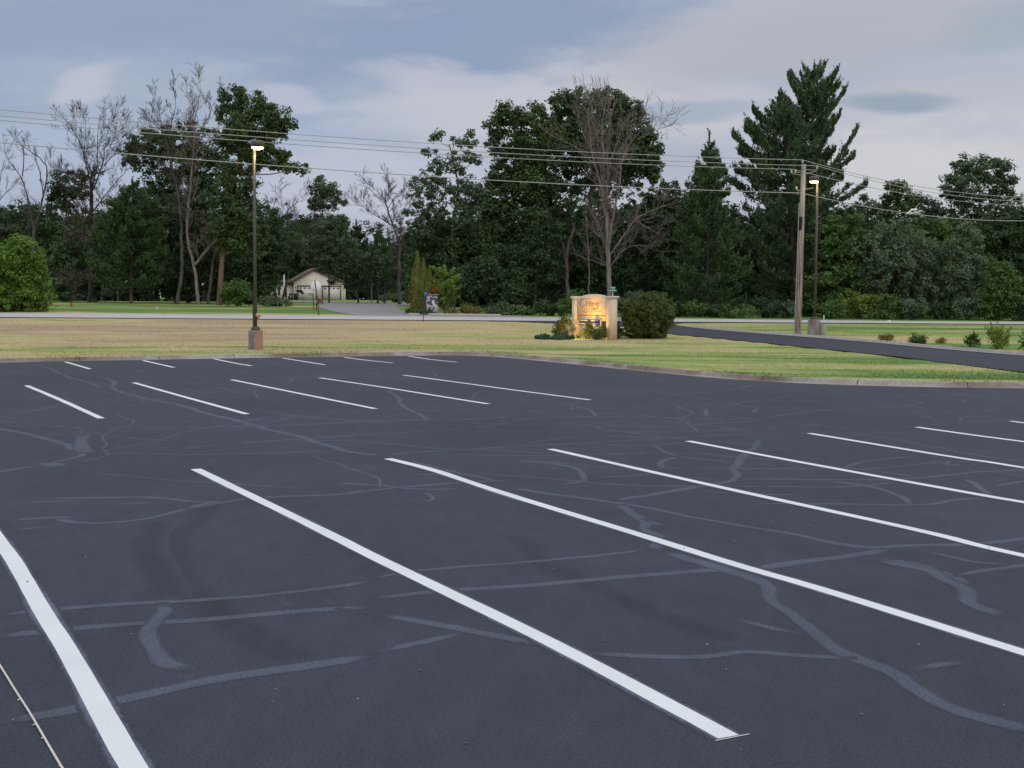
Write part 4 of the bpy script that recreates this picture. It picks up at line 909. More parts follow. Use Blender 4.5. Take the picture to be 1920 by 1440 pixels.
leafy('oak_tree', 'small oak crown between the square topped tree and the big right oak', 1725, 128, [(1720, 375, 24, 16), (1745, 395, 22, 16), (1765, 400, 20, 24), (1730, 410, 30, 18)], 'blue', .15, .7, .5, 46)
leafy('vine_thicket', 'bright leafy vines topping a dark trunk left of the willowy tree', 1755, 119, [(1752, 425, 26, 16), (1735, 450, 22, 22), (1775, 445, 22, 22), (1750, 480, 36, 30)], 'mid', .14, 1.3, .5, 54, cat='tree')
leafy('willow_tree', 'pale grey green willowy tree with a thin crooked stem', 1800, 114, [(1812, 435, 14, 26), (1795, 460, 22, 26), (1822, 470, 22, 36), (1800, 505, 34, 34), (1770, 540, 26, 26), (1815, 545, 36, 34), (1850, 520, 22, 36)], 'pale', .13, .95, .52, 48, 'deadpale', .08)
leafy('oak_tree', 'big rounded oak against the sky near the right edge', 1840, 124,
      [(1830, 310, 36, 20), (1800, 325, 30, 22), (1862, 318, 32, 24), (1785, 350, 24, 24), (1825, 350, 44, 30), (1875, 350, 28, 26), (1850, 385, 46, 22), (1795, 385, 26, 16), (1900, 375, 18, 10), (1840, 420, 50, 26), (1890, 420, 30, 30)],
      'blue', .15, .8, .5, 50, trunkpts=[(1838, 480), (1835, 430), (1838, 370), (1835, 330)], tr=.26, depthk=.75)
leafy('broadleaf_tree', 'dark tall foliage below the big oak at the right edge', 1885, 120, [(1870, 450, 46, 40), (1910, 450, 46, 50), (1870, 500, 46, 44), (1925, 520, 40, 60), (1940, 430, 40, 50), (1830, 470, 34, 30)], 'oakdark', .17, 1.1, .68, 52)
leafy('broadleaf_tree', 'bright yellow green young tree at the right end of the wood edge', 1878, 111.5, [(1868, 505, 22, 18), (1880, 530, 28, 24), (1870, 560, 34, 26), (1898, 565, 30, 26), (1850, 575, 24, 16)], 'mid', .12, 1.3, .48, 52, tr=.08)
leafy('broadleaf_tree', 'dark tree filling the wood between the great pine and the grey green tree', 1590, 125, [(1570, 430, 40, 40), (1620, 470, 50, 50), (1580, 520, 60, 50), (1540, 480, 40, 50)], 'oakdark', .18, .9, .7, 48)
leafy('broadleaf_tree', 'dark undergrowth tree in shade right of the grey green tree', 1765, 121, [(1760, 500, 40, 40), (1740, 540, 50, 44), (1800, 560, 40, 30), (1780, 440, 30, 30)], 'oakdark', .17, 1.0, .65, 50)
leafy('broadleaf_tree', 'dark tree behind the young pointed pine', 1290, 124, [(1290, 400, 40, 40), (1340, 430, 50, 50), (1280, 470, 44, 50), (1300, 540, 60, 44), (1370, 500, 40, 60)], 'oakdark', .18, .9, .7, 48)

# wood edge shrubs
edge = [(985, 590, 30, 14, 'mid', 'low bright shrub at the wood edge left of the church sign'), (935, 583, 38, 17, 'blue', 'rounded green shrub right of the golden shrubs'),
 (1030, 585, 30, 24, 'oakdark', 'dark shrub behind the yew at the church sign'), (1075, 575, 34, 30, 'mid', 'leafy shrub rising behind the left end of the church sign'), (1125, 580, 26, 26, 'oakdark', 'dark shrub behind the right end of the church sign'),
 (1185, 575, 38, 34, 'blue', 'blue green shrub behind the tall dead trunk'), (1235, 575, 30, 30, 'mid', 'shrub at the wood edge above the round hedge bush'), (1275, 585, 24, 22, 'oakdark', 'small dark shrub just right of the round hedge bush'),
 (1300, 583, 34, 16, 'mid', 'low shrub under the left side of the young pine'), (1345, 586, 30, 14, 'oakdark', 'low dark shrub under the young pine'), (1385, 585, 34, 15, 'mid', 'spreading shrub between the young pine and the great pine'),
 (1440, 580, 40, 22, 'oakdark', 'dark shrub under the great pine'), (1480, 583, 26, 18, 'blue', 'shrub just left of the utility pole at the wood edge'), (1560, 582, 34, 22, 'mid', 'light green shrub behind the white marker post'),
 (1610, 574, 46, 30, 'lime', 'big olive green shrub at the wood edge right of the lamp'), (1665, 576, 36, 26, 'mid', 'green shrub below the grey green tree'), (1715, 578, 36, 24, 'blue', 'blue green shrub below the bright vines'),
 (1765, 582, 34, 20, 'oakdark', 'dark low shrub below the willowy tree'), (1815, 580, 34, 24, 'pale', 'pale shrub at the foot of the willowy tree'), (1860, 586, 30, 16, 'mid', 'low green shrub left of the bright young tree'), (1915, 580, 30, 26, 'oakdark', 'dark shrub cut by the right edge at the wood foot'),
 (880, 580, 20, 14, 'oakdark', 'small dark shrub behind the golden shrubs'), (1650, 592, 50, 8, 'mid', 'low weedy strip of bush along the road under the wood')]
for k, (x, y, rx, ry, mt, lb) in enumerate(edge):
    Y = (112.6 if x < 1000 else 110.5 + (k * 37 % 10) * .22); b = BASE(x, Y)
    hz = 562 + x * .00524; py = hz + (H - b[2]) * F / Y
    shrub('shrub', lb, x, py, rx, ((py - (y - ry)) / 2), mt, .115, 1.5, .42, 46, Y=Y, nl=5)

# far wood behind everything, one uncountable mass
mb = MB(); cb = MB()
tops = [(-80, 380), (0, 392), (100, 415), (230, 400), (330, 385), (420, 390), (480, 415), (560, 420), (600, 440), (650, 452), (700, 462), (750, 455), (800, 440), (880, 400), (1000, 390), (1180, 395), (1250, 372), (1300, 395), (1400, 400), (1560, 400), (1640, 412), (1700, 415), (1780, 420), (1860, 410), (2000, 395)]
for (Yf, xa, xb, cnt) in ((172, -120, 505, 850), (215, 470, 800, 520), (146, 780, 1280, 620), (140, 1230, 2040, 1000)):
    n_ = cnt; px = rng.uniform(xa, xb, n_); tp = np.interp(px, [t[0] for t in tops], [t[1] for t in tops]) + rng.normal(0, 7, n_)
    v = rng.random(n_) ** .8; py = tp + (575 - tp) * v
    Cc = np.array([AT(a, b_, Yf + rng.uniform(-4, 4)) for a, b_ in zip(px, py)])
    cb.quads(clump_leaves(Cc, np.zeros((n_, 3)) + [0, -.5, 0], 1.5, 85, .32, .8))
    for q in range(n_ // 14):
        x0 = rng.uniform(xa, xb); p = BASE(x0, Yf + rng.uniform(-5, 2)); mb.tube([p, p + [rng.normal(0, .4), 0, 8]], [.18, .1], 5, cap=False)
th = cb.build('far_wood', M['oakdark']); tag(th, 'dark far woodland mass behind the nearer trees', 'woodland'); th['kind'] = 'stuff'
t2 = mb.build('trunks', M['bark'], th); t2['kind'] = 'stuff'

# arborvitae, young tree, stone pillar bed across the road
for k, (x, top, wd, lb) in enumerate(((783, 475, 14, 'tallest and leftmost of three narrow arborvitae by the side street'), (794, 487, 12, 'middle arborvitae of three narrow columns by the side street'), (805, 500, 10, 'shortest and rightmost of three narrow arborvitae'))):
    Y = 113.6 - k * .4; b = BASE(x, Y); tpz = AT(x, top, Y)[2]; Hh = tpz - b[2]; th = thing('arborvitae', lb, 'shrub', b, 'arborvitae columns'); cb = MB(); tb = MB()
    z = rng.random(9000) ** 1.15; an = rng.uniform(0, 6.28, 9000); W = wd * pxr(Y)
    rr = W * np.minimum(1, (1 - z) * 1.9 + .04) * (1 + .16 * np.sin(an * 3 + z * 14)) * rng.uniform(.75, 1.06, 9000)
    P = np.stack([b[0] + rr * np.cos(an), b[1] + rr * np.sin(an), b[2] + .1 + z * Hh], 1)
    o_ = np.stack([np.cos(an), np.sin(an), np.zeros(9000)], 1); nn = unit(o_ + rng.normal(0, .35, P.shape)); t = unit(np.array([0, 0, 1.0]) + rng.normal(0, .25, P.shape)); s_ = np.cross(nn, t)
    cb.quads(np.stack([P - t * .12, P + s_ * .06, P + t * .14, P - s_ * .06], 1)); tb.tube([b, b + [0, 0, Hh * .9]], [W * .25, .02], 6)
    part(tb, 'trunk', M['bark'], th); part(cb, 'foliage', M['thuja'], th)
b = BASE(833, 112.3); th = thing('young_tree', 'bright light green young tree with upswept branches by the stone pillar', 'tree', b); tb, cb = MB(), MB(); sc = pxr(112.3)
tp = AT(833, 492, 112.3); tb.tube([b, tp], [.06, .02], 6)
for q in range(58):
    f = rng.uniform(.08, .97); an = rng.uniform(0, 6.28); reach = np.interp(f, [0, .1, .35, .6, .8, 1], [14, 24, 32, 26, 24, 6]) * sc * rng.uniform(.6, 1.2)
    st = b + (tp - b) * f * .92; e = st + np.array([math.cos(an) * reach, math.sin(an) * reach, reach * .62])
    P = sm([st, (st + e) / 2 - [0, 0, .05], e], 2); tb.tube(P, np.linspace(.02, .006, len(P)), 4, cap=False)
    n_ = int(105 * np.linalg.norm(e - st) + 12); t = rng.uniform(.15, 1.04, n_)[:, None]; c = st + (e - st) * t + rng.normal(0, .055, (n_, 3)); cb.quads(leaves(c, .09, .045, up=.5))
part(tb, 'trunk', M['bark'], th); part(cb, 'crown', M['fresh'], th)
b = BASE(810, 111.6); th = thing('stone_pillar', 'white and dark stone gate pillar with a flat cap beside the arborvitae', 'pillar', b)
mb = MB(); mb.box(b + [0, 0, .85], (.95, .8, 1.7), R(12)); part(mb, 'shaft', M['stone'], th)
mb = MB(); mb.box(b + [0, 0, 1.76], (1.2, 1.0, .11), R(12), top=.94); part(mb, 'cap', M['basecon'], th)
th = thing('orange_vine', 'small clump of orange leaves hanging over the corner of the stone pillar', 'plant', BASE(817, 112.0)); mb = MB(); tb = MB()
for (x, y, r_) in ((817, 541, .26), (813, 545, .2), (821, 546, .2), (818, 550, .14)): mb.quads(clump_leaves(np.array([AT(x, y, 111.6)]), np.array([[0, -.3, .5]]), r_, 60, .07))
tb.tube([BASE(819, 112.0), AT(818, 560, 111.95), AT(817, 543, 111.7)], .02, 4); part(mb, 'leaves', M['orange'], th); part(tb, 'stem', M['bark'], th)
shrub('golden_shrub', 'golden brown shrub at the foot of the stone pillar, left one', 846, 586, 14, 7, 'gold', .08, 2.0, .28, 40, Y=110.9, nl=3, spiky=.2)
shrub('golden_shrub', 'larger golden brown shrub in the bed right of the bright young tree', 880, 587, 19, 10, 'gold', .08, 2.0, .3, 40, Y=110.9, nl=4, spiky=.25)
shrub('shrub', 'little green shrub at the foot of the tallest arborvitae', 768, 580, 10, 6, 'mid', .08, 2.0, .25, 36, Y=112.5, nl=2)
shrub('juniper_shrub', 'low flat juniper spreading between the side street and the pillar', 795, 586, 26, 3.4, 'juniper', .08, 2.0, .2, 36, Y=110.6, nl=3, stems=False)
P = ribbon([[-9.1, 110.2], [-2.3, 109.7], [-1.2, 109.9]], [[-9.1, 109.95], [-2.2, 109.4], [-1.0, 109.55]], 30, 2, .0)
V = P.copy(); mb = MB(); top = P.copy(); top[..., 2] += .16
for i in range(len(P) - 1):
    mb.add([P[i, 1], P[i + 1, 1], top[i + 1, 1], top[i, 1], top[i, 0], top[i + 1, 0], P[i, 0], P[i + 1, 0]], [[0, 1, 2, 3], [3, 2, 5, 4], [7, 6, 4, 5]])
struct(mb.build('bed_edging', M['bedstone']))
shrub('shrub', 'long low dark green shrub bank left of the garage drive', 520, 574, 44, 9, 'blue', .13, 1.7, .4, 44, Y=131, nl=6)
shrub('shrub', 'small leafy shrub between the lamp post and the green shrub bank', 468, 575, 18, 11, 'oakdark', .13, 1.6, .4, 44, Y=131, nl=3)

# ------------------------------------------------------------------ garage
gb = BASE(598, 198); a = R(17); th = thing('garage', 'cream two door garage with a brown gable roof at the end of the side street', 'garage', gb)
ex = np.array([math.cos(a), math.sin(a), 0]); ey = np.array([-math.sin(a), math.cos(a), 0]); ez = np.array([0, 0, 1.0])
gl = lambda x, y, z: gb + ex * x + ey * y + ez * z
W2, eh, ah, D_ = 3.85, 3.0, 4.75, 9.0
zc = 0.
mb = MB(); mb.prism([gl(-W2, 0, -.4), gl(W2 + .4, 0, -.4), gl(W2 + .4, 0, eh - .2), gl(-.75, 0, ah), gl(-W2, 0, eh)], ey * D_); part(mb, 'wall', M['cream'], th)
mb = MB()
for s_ in (-1, 1):
    e_ = (-W2 - .55, eh - .28) if s_ < 0 else (W2 + .95, eh - .52); ap = (-.75, ah + .02)
    mb.prism([gl(e_[0], -.45, e_[1]), gl(ap[0], -.45, ap[1]), gl(ap[0], -.45, ap[1] + .26), gl(e_[0], -.45, e_[1] + .2)], ey * (D_ + .9))
part(mb, 'roof', M['roof'], th)
mb = MB(); mb.prism([gl(-W2 - 3.0, 1.2, -.4), gl(-W2 - .01, 1.2, -.4), gl(-W2 - .01, 1.2, 2.55), gl(-W2 - 3.0, 1.2, 2.55)], ey * 5); part(mb, 'side_wall', M['doorwhite'], th)
mb = MB(); mb.prism([gl(-W2 - 3.5, .6, 2.57), gl(-W2 - .3, .6, 2.57), gl(-W2 - .3, .6, 3.0), gl(-W2 - 1.5, .6, 3.15), gl(-W2 - 3.5, .6, 2.8)], ey * 5.6); part(mb, 'side_roof', M['roof'], th)
for dx in (-1.85, 2.0):
    dw, dh = 2.75, 2.12
    mb = MB(); mb.box(gl(dx, -.02, dh / 2), (dw, .05, dh), a)
    for k in range(1, 4): mb.box(gl(dx, -.052, dh * k / 4), (dw, .014, .025), a)
    d_ = part(mb, 'garage_door', M['doorwhite'], th)
    wn = MB()
    for k in range(4):
        cx = dx + (k - 1.5) * .68
        pts = [gl(cx + .22 * math.cos(t), -.075, dh - .32 + .16 * math.sin(t)) for t in np.linspace(0, math.pi, 9)]
        wn.prism(pts, -ey * .012)
    w_ = wn.build('door_window', M['glass']); w_.parent = d_
    mb = MB(); mb.box(gl(dx, -.06, dh + .08), (dw + .3, .12, .15), a)
    for s_ in (-1, 1): mb.box(gl(dx + s_ * (dw / 2 + .08), -.05, dh / 2), (.13, .1, dh), a)
    part(mb, 'door_frame', M['brown'], th)
mb = MB()
for x in (-W2 + .22, .1, W2 + .15): mb.box(gl(x, -.12, 1.95), (.12, .2, .22), a)
part(mb, 'wall_lamp', M['brown'], th)
mb = MB(); mb.box(gl(-W2 - 1.2, 1.16, 1.3), (.35, .06, 1.9), a); mb.box(gl(-W2 - 2.2, 1.16, 1.4), (.3, .06, 1.4), a); part(mb, 'window', M['glass'], th)
# cross
Yc = 190.; b = BASE(533, Yc); sc = pxr(Yc); th = thing('cross', 'tall white wooden cross standing left of the garage', 'cross', b)
zt = AT(533, 515, Yc)[2]; za = AT(533, 534.5, Yc)[2]
mb = MB(); mb.box([b[0], b[1], (b[2] + zt) / 2], (.17, .15, zt - b[2])); part(mb, 'upright', M['white'], th)
mb = MB(); mb.box([b[0], b[1] - .09, za], (.8, .1, .16)); part(mb, 'crossbar', M['white'], th)
# bins
for (x, mt, lb, xo) in ((546, 'binblack', 'black wheeled bin with a pale emblem beside the garage', 1), (555, 'bingreen', 'dark green wheeled bin against the garage corner', 0)):
    b = BASE(x, 192 if xo else 193); th = thing('wheeled_bin', lb, 'bin', b)
    mb = MB(); mb.box(b + [0, 0, .5], (.5, .55, .9), .1, top=1.18); part(mb, 'body', M[mt], th)
    mb = MB(); mb.box(b + [0, -.02, .99], (.66, .72, .07), .1, top=.9); part(mb, 'lid', M[mt], th)
    mb = MB(); mb.tube([b + [-.28, .3, .1], b + [.28, .3, .1]], .1, 10); part(mb, 'wheels', M['black'], th)
    if xo: mb = MB(); mb.box(b + [0.02, -.34, .62], (.18, .02, .16), .1); part(mb, 'emblem', M['white'], th)
# red cart
b = BASE(601, 158); th = thing('lawn_cart', 'small faded red cart on the grass in front of the garage', 'cart', b)
mb = MB(); mb.box(b + [0, 0, .42], (.62, .5, .42), .2, top=1.15); part(mb, 'tub', M['red'], th)
mb = MB(); mb.box(b + [0, -.02, .65], (.74, .62, .05), .2); part(mb, 'rim', M['red'], th)
mb = MB(); mb.tube([b + [-.3, 0, .14], b + [-.22, 0, .14]], .14, 12); mb.tube([b + [.3, 0, .14], b + [.22, 0, .14]], .14, 12); part(mb, 'wheels', M['black'], th)
# stop sign seen from behind
b = BASE(598, 106.2); b = G(598.5, 592.5); Ys = b[1]; cc = AT(591.5, 536.5, Ys); th = thing('stop_sign', 'bare metal back of an octagonal sign on a leaning rusty post', 'road sign', b)
r_ = 10.8 * pxr(Ys)
mb = MB(); mb.prism([cc + np.array([r_ * math.cos(R(22.5 + 45 * k)), .05, r_ * math.sin(R(22.5 + 45 * k))]) for k in range(8)], [0, .012, 0]); part(mb, 'plate', M['signback'], th)
tp = AT(590, 525, Ys); mb = MB(); mb.tube([b + [0, 0, -.2], (b + tp) / 2 + [.02, 0, 0], tp], [.045, .045, .04], 4); part(mb, 'post', M['rustpost'], th)
# slatted sign post and a second stub post
b = G(588.5, 581); Ys = b[1]; th = thing('name_post', 'thin dark post with two small grey slats left of the octagonal sign', 'sign post', b)
mb = MB(); tp = AT(586.5, 550, Ys); mb.tube([b, tp], .05, 4); part(mb, 'post', M['brown'], th)
for yy in (550.5, 553): mb = MB(); c_ = AT(582.5, yy, Ys); mb.box(c_, (.4, .03, .09)); part(mb, 'slat', M['basecon'], th)
b = G(593.5, 583); th = thing('post', 'short reddish stub post right behind the leaning sign post', 'post', b); mb = MB(); mb.tube([b, b + [0, 0, .72]], .06, 6); mb.box(b + [0, 0, .735], (.13, .13, .03)); part(mb, 'shaft', M['rustpost'], th)
# blue marker
b = G(793, 604); Ys = b[1]; th = thing('blue_marker_sign', 'small blue sign on a thin dark leaning post at the near road edge', 'road sign', b)
mb = MB(); tp = AT(797, 548, Ys); mb.tube([b + [0, 0, -.1], tp], .035, 4); part(mb, 'post', M['rustpost'], th)
mb = MB(); mb.box(AT(798.5, 552, Ys) + [0, -.05, 0], (.28, .015, .34), .5); mb.box(AT(796, 552, Ys) + [0, -.02, 0], (.06, .02, .34), .5); part(mb, 'plate', M['bluesign'], th)
# street name signs
b = G(1149, 612); Ys = 95.5; b = BASE(1149, Ys); th = thing('street_sign', 'two crossed green street name blades on a steel post above the church sign', 'road sign', b)
mb = MB(); mb.tube([b, AT(1149, 538, Ys)], .032, 6); part(mb, 'post', M['signback'], th)
def blade(px, py, w, h, rz):
    mb = MB(); mb.box(AT(px, py, Ys) + [0, -.04, 0], (w, .012, h), rz); o_ = part(mb, 'name_blade', M['green'], th)
    l = MB(); x = -w * .42; cs, sn = math.cos(rz), math.sin(rz)
    while x < w * .4:
        q = rng.uniform(.02, .045); c_ = AT(px, py, Ys) + [x * cs, -.05 + x * sn, 0]; l.box(c_, (q, .012, h * rng.uniform(.35, .55)), rz); x += q + .02
    part(l, 'lettering', M['white'], th)
blade(1148.2, 545.2, .68, .16, R(-10)); blade(1149, 540, .62, .15, R(42))
# white markers
for (px_, py_, hh, lb) in ((1545, 598, .38, 'small white marker post at the wood edge right of the lamp'), (294, 581, .26, 'tiny white stake in the far lawn right of the spruce'), (69, 583, .22, 'tiny white stake beside the bright bush')):
    b = G(px_, py_) if px_ != 1545 else BASE(1545, 107.5); th = thing('marker_stake', lb, 'marker', b)
    mb = MB(); mb.tube([b, b + [0, 0, hh]], .035 if px_ != 1545 else .05, 8); part(mb, 'stake', M['white'], th)
    mb = MB(); mb.lathe(b + [0, 0, hh], [(.06, -.06), (.062, -.01), (.04, .02), (.001, .03)], 10); part(mb, 'cap', M['white'], th)
b = G(1666, 604.5); th = thing('litter', 'crumpled white scrap lying on the road edge at the right', 'litter', b)
mb = MB(); k = 14; d_ = unit(rng.normal(size=(k, 3))); mb.quads(leaves(b + [0, 0, .1] + d_ * [.14, .1, .07], .13, .1)); part(mb, 'paper', M['white'], th)

# ------------------------------------------------------------------ lamps
def text_mesh(body, size, shear=0.0, extr=.006, font=None):
    cu = bpy.data.curves.new('t', 'FONT'); cu.body = body; cu.size = size; cu.shear = shear; cu.extrude = extr; cu.align_x = 'LEFT'
    o_ = bpy.data.objects.new('t', cu); C.objects.link(o_); bpy.context.view_layer.update()
    me = bpy.data.meshes.new_from_object(o_.evaluated_get(bpy.context.evaluated_depsgraph_get())); bpy.data.objects.remove(o_); bpy.data.curves.remove(cu); return me
def lamp_post(label, px_, py_, top_py, head_dx, mats, r_base, hb, rust, energy, Y=None, pole_dx=0):
    b = G(px_, py_) if Y is None else BASE(px_, Y); Y = b[1]; th = thing('lamp_post', label, 'lamp post', b, None)
    top = AT(px_, top_py, Y)[2]
    mb = MB(); mb.lathe([0, 0, 0], [(r_base, -.3), (r_base, hb - .03), (r_base - .03, hb), (.001, hb + .002)], 40)
    o = mb.build('base', M[mats], None, True); o.parent = th
    pz = b + [pole_dx, 0, hb]
    mb = MB(); mb.box(pz + [0, 0, .06], (.38, .38, .13), R(20), top=.96); mb.box(pz + [0, 0, .15], (.25, .25, .07), R(20)); part(mb, 'base_cover', M['bronze'], th)
    mb = MB(); Lp = top - pz[2] - .25; mb.box(pz + [0, 0, Lp / 2 + .1], (.135, .135, Lp), R(20), top=.86); part(mb, 'pole', M['bronze'], th)
    hc = np.array([pz[0] + head_dx, b[1] - .12, top - .1])
    mb = MB(); mb.lathe([0, 0, 0], [(.001, .2), (.2, .2), (.285, .16), (.31, .08), (.31, -.12), (.29, -.12), (.28, -.06), (.001, -.05)], 28); 
    mb2 = MB()
    for V_, F_ in zip(mb.V, mb.F): pass
    V_ = np.vstack(mb.V) + hc; F_ = np.vstack(mb.F); mb2.add(V_, F_)
    mb2.box([(pz[0] + hc[0]) / 2, b[1] - .03, hc[2] + .02], (abs(head_dx) + .1, .1, .14)); part(mb2, 'lamp_head', M['bronze'], th)
    mb = MB(); mb.lathe(hc, [(.275, -.115), (.25, -.17), (.15, -.215), (.001, -.225)], 24); o = part(mb, 'lens', M['lamp'], th)
    l = bpy.data.lights.new('bulb', 'POINT'); l.energy = energy; l.color = (1, .66, .3); l.shadow_soft_size = .12
    lo = bpy.data.objects.new('bulb', l); C.objects.link(lo); lo.parent = th; lo.location = Vector(hc - b) + Vector((0, 0, -.42))
    return th, b, pz
th, b, pz = lamp_post('lit lamp post on a round rust stained concrete base at the kerb, left', 479.5, 656, 268, .19, 'rustcon', .335, .93, True, 26)
mb = MB(); mb.lathe(pz + [.14, -.06, .68], [(.001, .13), (.09, .11), (.13, .05), (.12, -.03), (.06, -.06), (.05, -.16), (.001, -.16)], 16); part(mb, 'outlet_cover', plain('tan plastic', (.55, .36, .2), .6), th)
mb = MB(); mb.tube([pz + [-.1, -.05, 0], pz + [-.095, -.05, 1.9]], .03, 6); part(mb, 'conduit', M['black'], th)
th2, b2, pz2 = lamp_post('lit lamp post on a pale concrete base beside the wooden utility pole', 1525.5, 628, 334, -.25, 'basecon', .38, .98, False, 22, pole_dx=.05)
th2 = th2; bb = b2 + np.array([.62, .35, 0]); t3 = thing('concrete_stub', 'pale round concrete stub tucked behind the right lamp base', 'concrete block', bb)
mb = MB(); mb.lathe(bb, [(.22, -.2), (.22, .68), (.2, .71), (.001, .715)], 28); part(mb, 'body', M['kerbgrey'], t3, True)

# ------------------------------------------------------------------ utility pole and wires
b = G(1495.5, 626); Yp = b[1]; topP = AT(1507, 308, Yp); th = thing('utility_pole', 'weathered wooden utility pole beside the entrance drive', 'utility pole', b)
mb = MB(); mb.tube([b + [0, 0, -.3], b * .5 + topP * .5, topP], [.21, .18, .145], 14); part(mb, 'pole', M['pole'], th, True)
mb = MB(); q = AT(1501.5, 419, Yp); mb.tube([q + [0, 0, -.42], q + [0, 0, .42]], .178, 14, cap=False); part(mb, 'band', M['black'], th)
mb = MB(); ed = [AT(1495.5 - 8 + 11.5 * (626 - y) / 318, y, Yp) + [.04, -.12, 0] for y in (626, 520, 380)]; mb.tube(ed, .022, 4); part(mb, 'ground_wire_guard', M['wire'], th)
def insul(px_, py_, dy=0):
    m_ = MB(); m_.lathe(AT(px_, py_, Yp + dy), [(.03, -.12), (.075, -.08), (.045, -.05), (.08, -.02), (.05, .01), (.075, .04), (.03, .09), (.001, .1)], 12); part(m_, 'insulator', M['porcelain'], th, True)
insul(1505, 303); insul(1532, 313.5); insul(1491.5, 320.5); insul(1484, 321)
for A_, B_ in (((1507, 318), (1532, 319)), ((1506, 322), (1484, 324)), ((1505, 329), (1484, 325)), ((1503, 357), (1493, 356)), ((1507, 327), (1532, 320)), ((1505, 356), (1526, 352))):
    mb = MB(); mb.tube([AT(*A_, Yp), AT(*B_, Yp)], .02, 5); part(mb, 'bracket', M['wire'], th)
mb = MB(); mb.tube(sm([AT(1488, 322, Yp - .1), AT(1489, 340, Yp - .15), AT(1497, 352, Yp - .12)]), .012, 4); part(mb, 'jumper', M['black'], th)
mb = MB(); mb.lathe(AT(1493.5, 352.5, Yp - .1), [(.001, .1), (.07, .08), (.07, -.08), (.001, -.1)], 10); part(mb, 'fuse', M['porcelain'], th)
def wire(label, L0, Lend, Rend, att, Rd, r_=.020, sagL=.62, sagR=.9):
    a0 = AT(*att, Yp); l0 = AT(*L0, 60.); r0 = AT(*Rend, Rd)
    l1 = l0 + (l0 - a0) * .45; r1 = r0 + (r0 - a0) * .35
    P = []
    for t in np.linspace(0, 1, 60):
        p = l1 + (a0 - l1) * t; u = t; span = 1.45; tt = u * span / span; p = p.copy(); p[2] -= sagL * 4 * (tt * (1 - tt)) * 1.25; P.append(p)
    base0 = P[0][2]
    for t in np.linspace(0, 1, 40)[1:]:
        p = a0 + (r1 - a0) * t; p = p.copy(); p[2] -= sagR * 4 * t * (1 - t) * .9; P.append(p)
    mb = MB(); mb.tube(P, r_, 5); o = mb.build('power_line', M['wire'], origin=list(a0)); tag(o, label, 'cable', 'overhead lines on the utility pole')
    return P
SL, SR_ = .62, .95
# left targets are where the line leaves the picture at x=0; sag lowers it there by about 4*.31*.69 of the sag
def wire2(label, yl, att, yr, Rd=93.4, r_=.02):
    kL = 4 * .31 * .69 * 1.25 * SL; kR = 4 * .74 * .26 * .9 * SR_
    wire(label, (0, yl - kL * F / 60.), None, (1920, yr - kR * F / Rd), att, Rd, r_, SL, SR_)
wire2('topmost overhead line, running to the very top of the utility pole', 205, (1505, 300), 370)
wire2('second overhead line, passing right of the pole top', 216.5, (1532, 311), 377, r_=.02)
wire2('third overhead line, ending at the bracket left of the pole top', 225, (1488, 317.5), 385)
wire2('lowest overhead line, set well below the others', 267, (1502, 362), 414, r_=.024)

# ------------------------------------------------------------------ church sign
pl = G(1081.5, 630); pr = G(1146.5, 637); d2 = pr[:2] - pl[:2]; az = math.atan2(d2[1], d2[0]); ctr = (pl + pr) / 2; zb = float(min(pl[2], pr[2]))
th = thing('church_sign', 'cream church sign with two capped pillars and an arched carved panel', 'sign', [ctr[0], ctr[1], zb])
sx = np.array([math.cos(az), math.sin(az), 0]); sn = np.array([math.sin(az), -math.cos(az), 0]); half = np.linalg.norm(d2) / 2
sl = lambda u, v, z: np.array([ctr[0], ctr[1], zb]) + sx * u + sn * v + ez * z
PH = 2.52; pw = .46
for s_ in (-1, 1):
    mb = MB(); mb.box(sl(s_ * half, 0, PH / 2 - .06), (pw, .46, PH - .12), az); part(mb, 'pillar', M['sign'], th)
    mb = MB()
    pr_ = [(.0, 0, .26), (.03, .03, .3), (.08, .055, .32), (.13, .03, .3), (.15, .0, .27)]
    for (z1, _, h1), (z2, _, h2) in zip(pr_[:-1], pr_[1:]):
        mb.box(sl(s_ * half, 0, PH - .15 + (z1 + z2) / 2), (h1 * 2, h1 * 2, z2 - z1), az)
    part(mb, 'cap', M['signcap'], th)
u0, u1 = -half + pw / 2, half - pw / 2; zlo, zsh, zar = 1.07, PH - .1, PH + .12
arc = [sl(u0 + (u1 - u0) * t, .12, zsh - .02 + (zar - zsh + .02) * math.sin(math.pi * t) ** .8) for t in np.linspace(0, 1, 25)]
mb = MB(); mb.prism([sl(u0, .12, zlo), *arc, sl(u1, .12, zlo)], -sn * .2); pan = part(mb, 'panel', M['sign'], th)
Wp = u1 - u0
def put_text(body, u, z, size, shear, mat, v=.125):
    me = text_mesh(body, size, shear, .004); n_ = len(me.vertices); co = np.zeros(n_ * 3); me.vertices.foreach_get('co', co); co = co.reshape(-1, 3)
    w = sl(0, 0, 0); P = np.array([sl(u + c[0], v + c[2], z + c[1]) for c in co]) - np.array(th.location)
    me.vertices.foreach_set('co', P.astype(np.float32).ravel()); me.materials.clear(); me.materials.append(M[mat]); me.update()
    o_ = bpy.data.objects.new('lettering', me); C.objects.link(o_); o_.parent = th
def stroke(pts, w, mb):
    P = sm([sl(u, .128, z) for u, z in pts], 3); rr = w * (.35 + .65 * np.sin(np.linspace(.15, math.pi - .15, len(P)))); mb.tube(P, rr, 5)
um = lambda x: (x - 1113.5) / 50 * Wp; zm = lambda y: 1.07 + (601 - y) * pxr(ctr[1])
fz = lambda L_: [(um(x), zm(y)) for x, y in L_]
logo = MB()
stroke(fz([(1103, 560), (1098, 559), (1094, 563), (1093, 570), (1095, 574), (1096.5, 573)]), .013, logo)
